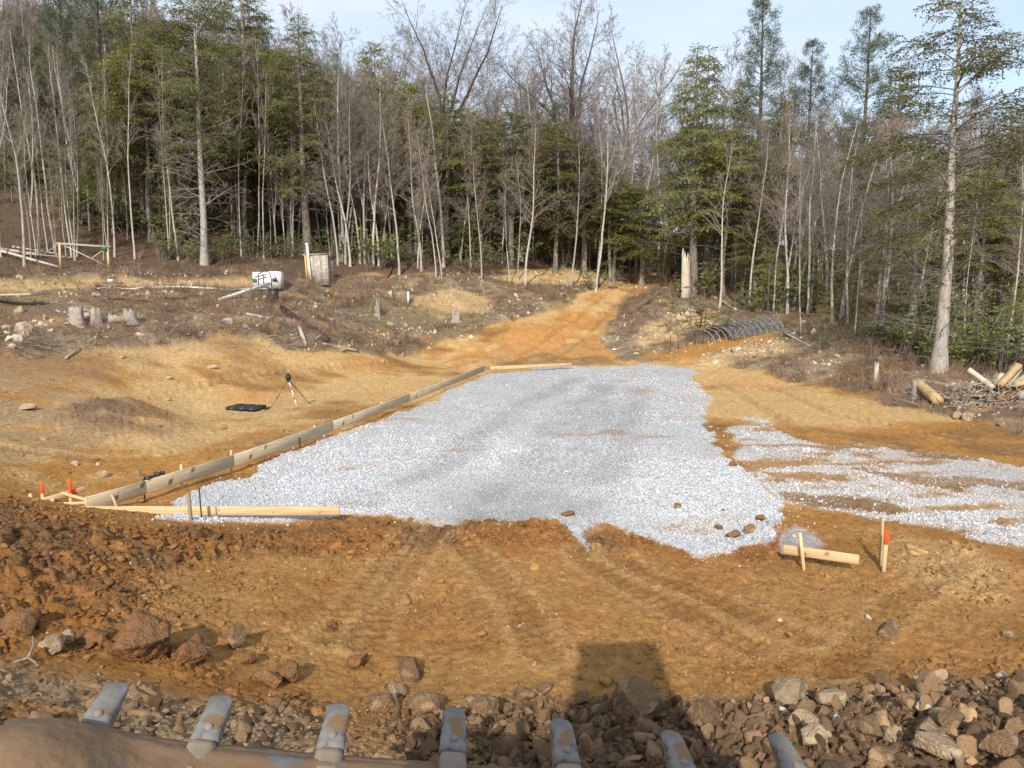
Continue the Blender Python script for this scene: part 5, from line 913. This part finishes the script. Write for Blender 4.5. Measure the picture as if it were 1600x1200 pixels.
A, Bq = Vector(GP(343, 470, .05)), Vector(P(421, 443, GP(410, 450).y-1.2)); B = MB(); B.tube([[0, 0, 0], (Bq-A)/2, Bq-A], .075, 8, True); o = B.obj('white_pole', MT['white'], None, True); o.location = A; tag(o, 'thick white pole leaning up onto the white tote', 'pole')
# slab at the left side
a = GP(-40, 470); b = MB(); b.box((0, 0, 0), (2.05, .9, .07)); o = bev(b.obj('grey_slab', MT['oldwood']), .01, 1); o.location = (a.x-.1, a.y, P(-30, 463, a.y)[2]); o.rotation_euler = (0, R(-1), R(6)); tag(o, 'weathered grey slab jutting out over the bank at the frame side', 'slab'); b = MB(); b.box((.1, .1, -.7), (.5, .7, -.003)); b.obj('block_support', MT['stump'], o)
# white tote on a black bucket
Yt = GP(415, 450).y; o0 = GP(417, 452); tt = empty('white_tote', o0, 0, 'dirty white plastic tote with black frame lines above the black bucket', 'tote')
def rx(u, v, Y=None): return Vector(P(u, v, Y or Yt-.6))-o0
a, b_ = rx(395, 449), rx(419, 425); B = MB(); B.box((a.x, a.y, a.z), (b_.x, a.y+.7, b_.z)); body = bev(B.obj('crate', MT['white'], tt), .025); a2, b2_ = rx(419, 451), rx(437, 424); B = MB(); B.box((a2.x+.01, a2.y-.12, a2.z), (b2_.x, a2.y+.7, b2_.z)); bd2 = bev(B.obj('lid', MT['white'], tt), .05, 2)
for (u0, v0, u1, v1) in [(403, 427, 404, 447), (404, 436, 417, 433), (404, 446, 418, 444), (404, 428, 411, 424), (411, 428, 412, 445), (397, 433, 416, 429)]: B = MB(); B.tube([rx(u0, v0, Yt-.63), rx(u1, v1, Yt-.63)], .018, 5, True); B.obj('black_bar', MT['black'], body)
for (u0, v0, u1, v1) in [(420, 425, 424, 436), (424, 436, 424, 448), (428, 428, 434, 441)]: B = MB(); B.tube([rx(u0, v0, Yt-.76), rx(u1, v1, Yt-.76)], .02, 5, True); B.obj('black_strap', MT['black'], bd2)
for (u, v, Y_, par) in [(398, 438, Yt-.63, body), (429, 437, Yt-.76, bd2)]: q = rx(u, v, Y_); B = MB(); B.box(q-Vector((.1, .04, .09)), q+Vector((.1, .02, .09))); bev(B.obj('latch', MT['green'] if u < 400 else MT['black'], par), .01, 1)
c = GP(428, 470); bk_ = empty('black_bucket', c, 0, 'black plastic bucket in the brush under the white tote', 'bucket'); rb_ = 7.3/F*c.y; hb_ = 19/F*c.y
B = MB(); B.tube([[0, 0, -.05], [0, 0, hb_*.5], [0, 0, hb_*.88]], [rb_*.85, rb_*.95, rb_], 16, True); B.obj('body', MT['black'], bk_, True); B = MB(); B.tube([[0, 0, hb_*.86], [0, 0, hb_*.9], [0, 0, hb_*.96], [0, 0, hb_]], [rb_*1.04, rb_*1.1, rb_*1.1, rb_*1.04], 16, True); B.obj('rim', MT['black'], bk_, True)
# outhouse
c = GP(497, 445); sc_ = c.y/F; oh = empty('plywood_outhouse', c, 0, 'leaning weathered plywood outhouse with a yellow lumber side', 'outhouse')
def ox(u, v, dy=0): return Vector(P(u, v, c.y+dy))-c
for k in range(3):
    u0 = 483+10.6*k; lt = [ox(u0, 445.5), ox(u0+10.3, 446.2), ox(u0+10.3-2.1-.4*k, 398+.3*k), ox(u0-2.7-.2*k, 399.5-.5*k)]
    V = [p+Vector((0, -.02*(k % 2), 0)) for p in lt]+[p+Vector((0, .05, 0)) for p in lt]; mk('plywood_sheet', [list(p) for p in V], [[[0,1,2,3],[7,6,5,4],[0,4,5,1],[1,5,6,2],[2,6,7,3],[3,7,4,0]]], MT['ply'], oh)
lt = [ox(480.5, 445), ox(483, 445.6), ox(480.3, 399.4), ox(475.5, 399)]; V = [lt[0]+Vector((0, .9, 0)), lt[1], lt[2], lt[3]+Vector((0, .9, 0))]; V2 = [p+Vector((.06, .03, 0)) for p in V]; mk('lumber_side', [list(p) for p in V+V2], [[[0,1,2,3],[7,6,5,4],[0,4,5,1],[1,5,6,2],[2,6,7,3],[3,7,4,0]]], MT['yellow'], oh)
for k, du in enumerate((0, 4)): a_, b_ = ox(480.2+du*.75, 445.3, -.05), ox(476.6+du*.8, 399, -.05); B = MB(); B.tube([a_, b_], .05, 4, True); B.obj('corner_post', MT['yellow'], oh)
a_, b_, w_ = ox(474, 399, 0), ox(507, 397, 0), 1.5; V = [a_+Vector((-.05, -.1, 0)), b_+Vector((.05, -.1, 0)), b_+Vector((.05, w_, -.2)), a_+Vector((-.05, w_, -.2))]; V2 = [p+Vector((0, 0, .05)) for p in V]; mk('roof', [list(p) for p in V+V2], [[[3,2,1,0],[4,5,6,7],[0,1,5,4],[1,2,6,5],[2,3,7,6],[3,0,4,7]]], MT['ply'], oh)
B = MB(); B.box((ox(483, 445).x+.1, 1.1, -.1), (ox(514, 445).x, 1.15, ox(490, 401).z-.2)); B.obj('back_wall', MT['ply'], oh); a_, b_ = ox(514.2, 446), ox(507.2, 399); V = [a_+Vector((-.05, .06, 0)), a_+Vector((-.05, 1.0, 0)), b_+Vector((-.05, 1.0, -.12)), b_+Vector((-.05, .06, 0))]; V2 = [p+Vector((.04, 0, 0)) for p in V]; mk('side_wall', [list(p) for p in V+V2], [[[0,1,2,3],[7,6,5,4],[0,4,5,1],[1,5,6,2],[2,6,7,3],[3,7,4,0]]], MT['ply'], oh)
B = MB(); B.tube([ox(486, 437, -.12), ox(482.5, 411, -.12), ox(479.5, 381, -.12)], .065, 10, True); vp = B.obj('vent_pipe', MT['white'], oh, True); B = MB(); B.tube([ox(479.6, 383, -.12), ox(479.3, 380, -.12)], .09, 10, True); B.obj('vent_cap', MT['white'], vp)
# maroon beam and driftwood
a, b = Vector(GP(436, 489, .12)), Vector(GP(510, 538, .10)); a.z += .05; d = b-a; X = d.normalized(); Yv_ = Vector((0, 0, 1)).cross(X).normalized(); Zv = X.cross(Yv_); B = MB()
B.box((0, -.11, .20), (d.length, .11, .225)); B.box((0, -.015, .025), (d.length, .015, .20)); B.box((0, -.11, 0), (d.length, .11, .025)); o = B.obj('maroon_steel_beam', MT['steel']); o.matrix_world = Matrix(((X.x, Yv_.x, Zv.x, a.x), (X.y, Yv_.y, Zv.y, a.y), (X.z, Yv_.z, Zv.z, a.z), (0, 0, 0, 1)))@Matrix.Rotation(R(-24), 4, 'X'); tag(o, 'maroon steel beam lying down the brushy bank above the tripod', 'beam')
for a, b, r_, m, lb in [((468, 516), (478, 543), .10, 'oldwood', 'pale driftwood root hanging below the maroon beam'), ((462, 497), (476, 495), .05, 'oldwood', 'pale stick crossing the maroon beam'), ((527, 545), (560, 552), .09, 'oldwood', 'bleached branch at the foot of the bank right of the maroon beam'), ((505, 540), (545, 547), .06, 'oldwood', 'thin grey branch along the foot of the bank'), ((401, 512), (430, 494), .05, 'oldwood', 'thin pale pole left of the maroon beam'),
    ((385, 492), (425, 500), .05, 'oldwood', 'bleached stick near the white rock and the beam'), ((170, 468), (245, 474), .10, 'brownwood', 'dark fallen log above the cut log'), ((235, 468), (292, 470), .12, 'brownwood', 'short dark fallen log on the terrace below the white pipe'), ((190, 463), (207, 458), .07, 'oldwood', 'forked pale branch on the terrace'), ((601, 442), (614, 418), .07, 'rust', 'reddish broken limb propped in the brush under the wood'), ((590, 436), (606, 434), .06, 'rust', 'reddish limb lying beside the propped one'), ((103, 562), (125, 548), .04, 'oldwood', 'short stick on the sandy slope'),
    ((985, 492), (1032, 461), .12, 'brownwood', 'dark slanting log right of the dirt road'), ((1040, 436), (1016, 432), .05, 'oldwood', 'pale limb at the head of the road'), ((1105, 462), (1150, 488), .14, 'oldwood', 'fallen pale log behind the hoop tunnel'), ((1140, 465), (1185, 490), .10, 'brownwood', 'dark fallen log sloping down to the hoop tunnel'), ((1140, 520), (1162, 524), .07, 'oldwood', 'pale pole lying against the tunnel hoops'), ((1430, 594), (1480, 606), .05, 'oldwood', 'long thin pale branch in the brush by the grey stump'), ((1225, 522), (1268, 544), .06, 'oldwood', 'fallen branch on the right-hand slope'), ((905, 398), (965, 440), .05, 'twigs', 'bare limb of the fallen top at the yellow bank'), ((890, 402), (985, 425), .04, 'twigs', 'second bare limb of the fallen top at the yellow bank')]: log(GP(*a, r_), GP(*b, r_), r_, m, lb, 'fallen_branch', 'branch', taper=.55, n=7)
c = GP(638, 476); o = MB().tube([[0, 0, -.1], [0, 0, 20/F*c.y]], .055, 8, True).obj('white_post', MT['white'], None, True); o.location = c; tag(o, 'thin white marker post in the brambles', 'post')
# snag
c = GP(1072, 465); h = 82/F*c.y; r0 = 6.5/F*c.y/1.1; g_ = np.random.default_rng(3); n = 16; a_ = np.arange(n)*6.283/n; V = []; ks = (-.1, 0, .15, .4, .65, .8); lob = 1+.1*g_.normal(size=n)
for t_ in ks: V.append(np.c_[r0*(1.2-.35*t_)*lob*np.cos(a_)-.12*t_, r0*(1.2-.35*t_)*lob*np.sin(a_), np.full(n, t_*h)+(h*.10*g_.uniform(-1, 1, n)+h*.18*np.exp(-((a_-2.6)/.5)**2) if t_ == .8 else 0)])
V.append(np.array([[-.05, 0, .55*h]])); i_ = np.arange(5)[:, None]*n; j_ = np.arange(n)[None]; j2 = (j_+1) % n; B = MB(); B.add(np.vstack(V), np.c_[5*n+np.arange(n), 5*n+(np.arange(n)+1) % n, np.full(n, 6*n)], np.stack([i_+j_, i_+j2, i_+n+j2, i_+n+j_], -1).reshape(-1, 4)); o = B.obj('broken_snag', MT['oldwood']); o.location = c; tag(o, 'broken pale snag with a splintered top beside the dark heavy-trunked hemlock', 'snag')
# hoop tunnel
a, b = Vector(GP(1092, 533)), Vector(GP(1200, 512)); o0 = a; d = b-a; d.z *= .6; sx = Vector((-d.y, d.x, 0)).normalized()*-1; hw = 1.25; hh = .85; ht_ = empty('hoop_tunnel', a, 0, 'low hoop tunnel of pale pipes under sagging black netting', 'tunnel'); nh = 13
def hp(f, an, k=1.): return d*f+sx*(-hw*math.cos(an))*k+Vector((0, 0, hh*math.sin(an)*k*(.72+.28*f)))
for k in range(nh):
    f = k/(nh-1); B = MB(); B.tube([hp(f, an) for an in np.linspace(0, math.pi, 14)], .014, 6); B.obj('hoop', MT['pvc'], ht_)
V = []; na_ = 46; nf_ = 150
for i_ in range(nf_):
    f = .22+.80*i_/(nf_-1); sag = abs(math.sin(f*(nh-1)*math.pi))
    for j_ in range(na_): V.append(hp(f, .22+(math.pi-.25)*j_/(na_-1), 1.012-.05*sag)*1.0)
V = np.array(V); i_ = np.arange(nf_-1)[:, None]*na_; j_ = np.arange(na_-1)[None]; Qn = np.stack([i_+j_, i_+j_+1, i_+na_+j_+1, i_+na_+j_], -1).reshape(-1, 4)
sk = np.random.default_rng(5).random(len(Qn)) > .42; o = mk('netting', V, [Qn[sk]], MT['net'], ht_, True); md = o.modifiers.new('thick', 'SOLIDIFY'); md.thickness = .004
for k, u in enumerate((1047, 1060, 1073, 1086, 1099, 1110, 1122)):
    q = GP(u, 549-(u-1047)*.22); stick('fence_rod', q, q+Vector((0, 0, .75)), .022, .022, 'rebar', 'thin rusty rod in the row before the hoop tunnel', 'rod', 'thin rods in a row before the hoop tunnel')
a = GP(957, 549, .05); b = MB(); b.box((0, 0, 0), (.42, .3, .06)); o = bev(b.obj('white_slab', MT['white']), .01, 1); o.location = a; tag(o, 'small pale slab on the soil at the foot of the road-side brush', 'slab')
# log pile at the right side
yp = GP(1520, 650).y+1.2
def pp(u, v, dy=0): return Vector(P(u, v, yp+dy))
for a, b, r_, m, lb, sq_ in [((1513, 577, .3), (1552, 606, 0), .085, 'oldwood', 'pale grey pole sticking up leftmost out of the log pile', 0), ((1521, 589, .5), (1548, 612, .2), .06, 'oldwood', 'thin pole below the leftmost pole of the log pile', 0), ((1592, 571, .3), (1561, 604, 0), .13, 'goldlog', 'thick squared tan timber standing highest in the log pile', 1), ((1594, 577, .6), (1573, 606, .2), .07, 'oldwood', 'white barkless limb beside the squared tan timber', 0),
    ((1565, 586, .5), (1556, 606, .2), .10, 'oldwood', 'short pinkish upright log in the log pile', 0), ((1625, 574, .4), (1578, 606, .5), .12, 'stump', 'grey log slanting out of the frame from the pile', 0), ((1585, 601, 0), (1640, 590, .2), .09, 'goldlog', 'light log end at the frame side of the pile', 0), ((1590, 620, -.3), (1640, 600, -.2), .12, 'stump', 'grey split log low at the frame side', 0),
    ((1522, 630, .1), (1512, 625, .9), .11, 'oldwood', 'round pale log end facing out of the pile', 0), ((1487, 632, .1), (1497, 626, .5), .10, 'goldlog', 'light sawn block at the near end of the pile', 0), ((1520, 645, -.2), (1543, 638, -.2), .10, 'oldwood', 'short thick log piece at the foot of the pile', 0), ((1530, 655, -.5), (1557, 656, -.5), .07, 'goldlog', 'pale plank at the foot of the pile', 1), ((1470, 645, .2), (1488, 633, .2), .07, 'oldwood', 'pale chunk leaning at the pile tip', 0),
    ((1540, 604, .4), (1600, 615, .4), .11, 'brownwood', 'brown log lying across the middle of the pile', 0), ((1530, 618, .5), (1590, 604, .8), .10, 'brownwood', 'brown log under the standing poles', 0), ((1545, 634, 0), (1605, 640, 0), .12, 'brownwood', 'dark log in the lower pile', 0), ((1500, 621, .8), (1550, 612, .8), .10, 'brownwood', 'dark log at the back of the pile', 0)]:
    A, Bq = pp(*a), pp(*b); log(A, Bq, r_, m, lb, 'timber_log', 'log', 'logs of the heap at the clearing edge', .85, 4 if sq_ else 9)
log(GP(1431, 618, .42), GP(1466, 634, .12), .155, 'goldlog', 'short peeled yellow log propped at the clearing edge', 'log', 'log', taper=.95, n=12)
a = pp(1558, 636, -.1); V = [a, a+Vector((.35, .1, -.28)), a+Vector((.5, .35, -.05)), a+Vector((.16, .25, .2))]; V2 = [p+Vector((.01, -.02, .012)) for p in V]; o = mk('rusty_sheet', [list(p) for p in V+V2], [[[0,1,2,3],[7,6,5,4],[0,4,5,1],[1,5,6,2],[2,6,7,3],[3,7,4,0]]], MT['rust']); tag(o, 'bent rust-orange sheet caught in the log pile', 'sheet')
B = MB(); g_ = np.random.default_rng(77)
for k in range(520):
    u, v = g_.uniform(1485, 1625), g_.uniform(602, 664); a = pp(u, v, g_.uniform(-.5, .9)); a.z = max(a.z, gz(a.x, a.y)); e = g_.normal(0, 1, 3); e[2] = abs(e[2])*.7; e /= np.linalg.norm(e); L_ = g_.uniform(.12, .6); B.tube([np.array(a), np.array(a)+e*L_*.5+g_.normal(0, .05, 3), np.array(a)+e*L_], [g_.uniform(.008, .03), .012, .006], 4)
tag(B.obj('pile_debris', MT['oldwood']), 'bleached roots and splinters matted through the log pile', None, None, 'stuff')
V_, T_ = rockV(901, 4, 8, .5, .9, .12, (1, .6, .45)), ICO[4][1]; c = pp(1560, 645, .6); o = mk('dirt_heap', V_*[1.7, 1.1, .75], [T_], MT['rockd'], None, False); o.location = (c.x, c.y, gz(c.x, c.y)+.1); tag(o, 'low heap of dark earth under the log pile', 'heap')
# debris twigs in the brush heaps
B = MB(); g_ = np.random.default_rng(78)
for (u0, v0, su, sv, n_, L0) in [(560, 500, 30, 12, 160, .9), (455, 525, 40, 14, 200, .6), (350, 508, 60, 10, 120, .6), (980, 520, 22, 22, 140, .7), (720, 505, 35, 10, 160, .9), (950, 425, 30, 12, 120, 1.3), (60, 535, 50, 8, 120, .7), (1150, 480, 60, 12, 120, 1.2), (220, 478, 60, 8, 100, .8), (1440, 615, 40, 14, 130, .6), (1300, 560, 60, 14, 120, .8), (1070, 480, 40, 14, 120, 1.0)]:
    for k in range(int(n_*.7)):
        a = np.array(GP(round(u0+g_.normal()*su), round(v0+g_.normal()*sv), .02)); e = g_.normal(0, 1, 3); e[2] = abs(e[2])*.35; e /= np.linalg.norm(e); L_ = L0*g_.uniform(.4, 1.5); r_ = g_.uniform(.005, .016); B.tube([a, a+e*L_*.5+g_.normal(0, .06, 3), a+e*L_+[0, 0, -.08]], [r_, r_*.8, r_*.4], 4)
tag(B.obj('brush_sticks', MT['deadstick']), 'bleached sticks and dead limbs heaped on the brushy banks', None, None, 'stuff')
# ------------------------------------------------------------------ big rocks and clods of the near bank
LR = [(30, 1000, 60, 75, 'clodr', 'tall rounded red clod at the frame side'), (78, 1028, 50, 44, 'rock', 'pale tan block beside the forked root'), (104, 1010, 26, 30, 'rock', 'small pale rock against the pale tan block'), (140, 1012, 42, 40, 'clodr', 'red clod between the pale tan block and the biggest red boulder'), (215, 1042, 122, 84, 'clodr', 'biggest rounded red clay boulder above the first tooth'), (292, 1040, 62, 46, 'clodr', 'cracked red clod right of the biggest red boulder'), (365, 1022, 56, 52, 'rockd', 'dark brown clod above the second tooth'),
 (392, 1045, 38, 34, 'clodr', 'small bright red clod above the second tooth'), (418, 1078, 50, 44, 'clodr', 'orange clod broken in two, nearer half'), (446, 1072, 44, 42, 'clodr', 'orange clod broken in two, right-hand half'), (556, 1046, 44, 30, 'clodr', 'flat-bottomed red clod above the third tooth'), (520, 990, 24, 20, 'clodr', 'red clod alone on the front soil'), (640, 1070, 70, 46, 'rockd', 'brown slab-like rock between the third and fourth teeth'), (622, 1098, 34, 46, 'rock', 'pale pointed rock between the third and fourth teeth'), (590, 1120, 60, 50, 'rockd', 'crumbly brown clod right of the third tooth'),
 (660, 1122, 62, 52, 'rockd', 'angular brown rock left of the fourth tooth'), (752, 1130, 62, 84, 'rockd', 'tall split brown clod right of the fourth tooth'), (786, 1128, 34, 70, 'rockd', 'narrow upright clod beside the tall split clod'), (815, 1100, 46, 46, 'rockd', 'brown wedge rock left of the fifth tooth'), (812, 1160, 40, 54, 'rockd', 'low dark wedge rock left of the fifth tooth'), (850, 1092, 30, 28, 'rockd', 'small dark clod over the fifth tooth'), (912, 1108, 36, 50, 'rockd', 'dark tapered rock right of the fifth tooth'), (935, 1122, 30, 34, 'rockd', 'dark clod between the tapered rock and the largest slab'),
 (915, 1160, 48, 44, 'rockd', 'dark clod low between the fifth and sixth teeth'), (1004, 1150, 112, 150, 'rockd', 'largest brown block standing between the fifth and sixth teeth'), (1100, 1148, 80, 62, 'rockd', 'brown rock right of the sixth tooth'), (1142, 1172, 52, 40, 'rockd', 'reddish rock between the sixth and seventh teeth'), (1240, 1116, 86, 50, 'rock', 'wide earthy rock above the seventh tooth'), (1306, 1116, 58, 54, 'rock', 'grey-brown chunky rock right of the wide earthy rock'), (1266, 1140, 58, 26, 'rock', 'long yellowish stone beside the seventh tooth'), (1276, 1172, 62, 42, 'rock', 'cream-coloured rock right of the seventh tooth'),
 (1311, 1136, 22, 20, 'rockp', 'small cream pebble-like rock above the cream-coloured rock'), (1222, 1118, 16, 18, 'rockp', 'tiny white stone at the seventh tooth tip'), (1378, 1136, 30, 36, 'rock', 'pale upright stone in the rubble'), (1398, 1168, 36, 60, 'rock', 'long tilted stone in the middle of the right-hand rubble'), (1420, 1112, 38, 36, 'rockd', 'crumbly clod on the rubble slope'), (1443, 1084, 28, 22, 'rock', 'small tan block on the rubble crest'), (1470, 1070, 30, 22, 'rock', 'grey-tan stone on top of the rubble crest'), (1360, 1160, 62, 40, 'rockd', 'grey-brown jagged rock in the rubble'),
 (1455, 1164, 50, 52, 'rock', 'large rounded tan boulder in the right-hand rubble'), (1492, 1138, 62, 26, 'rock', 'long wedge-shaped stone above the rounded tan boulder'), (1486, 1155, 44, 34, 'rockd', 'brown clod under the long wedge-shaped stone'), (1475, 1196, 74, 34, 'rock', 'flat-topped tan rock at the bottom of the frame'), (1505, 1170, 24, 22, 'rock', 'small square stone right of the rounded tan boulder'), (1572, 1194, 66, 46, 'rockd', 'reddish-brown rock in the bottom corner'), (1385, 1204, 66, 34, 'rockd', 'brown rock cut by the bottom of the frame'), (1445, 1122, 22, 16, 'rockp', 'white chip in the rubble'), (1505, 1122, 20, 12, 'rock', 'small flat tan stone on the rubble slope'), (1570, 1062, 18, 12, 'rockp', 'white stone on the crest near the frame side')]
for u, v, w, h, m, lb in LR: rock(u, v-h*.12, w, lb, m, h, lvl=5 if w > 75 else 4 if w > 34 else 3, cat='clod' if m == 'clodr' else 'rock', name='clod' if m == 'clodr' else 'rock', sink=.28, planes=18)
# forked root on the left bank
c = GP(45, 1040, .05); B = MB(); B.tube([[0, 0, 0], [-.08, .02, -.03], [-.2, -.06, -.05]], [.012, .010, .006], 6); B.tube([[0, 0, 0], [.02, .05, .09], [.01, .06, .16]], [.012, .009, .005], 6); B.tube([[0, 0, 0], [.06, -.02, -.02], [.11, -.05, -.05]], [.01, .008, .004], 6); o = B.obj('forked_root', MT['deadstick'], None, True); o.location = c; tag(o, 'pale forked root lying on the grey left-hand bank', 'root')

print('tris', sum(len(m.loop_triangles) if m.calc_loop_triangles() is None else 0 for m in bpy.data.meshes))
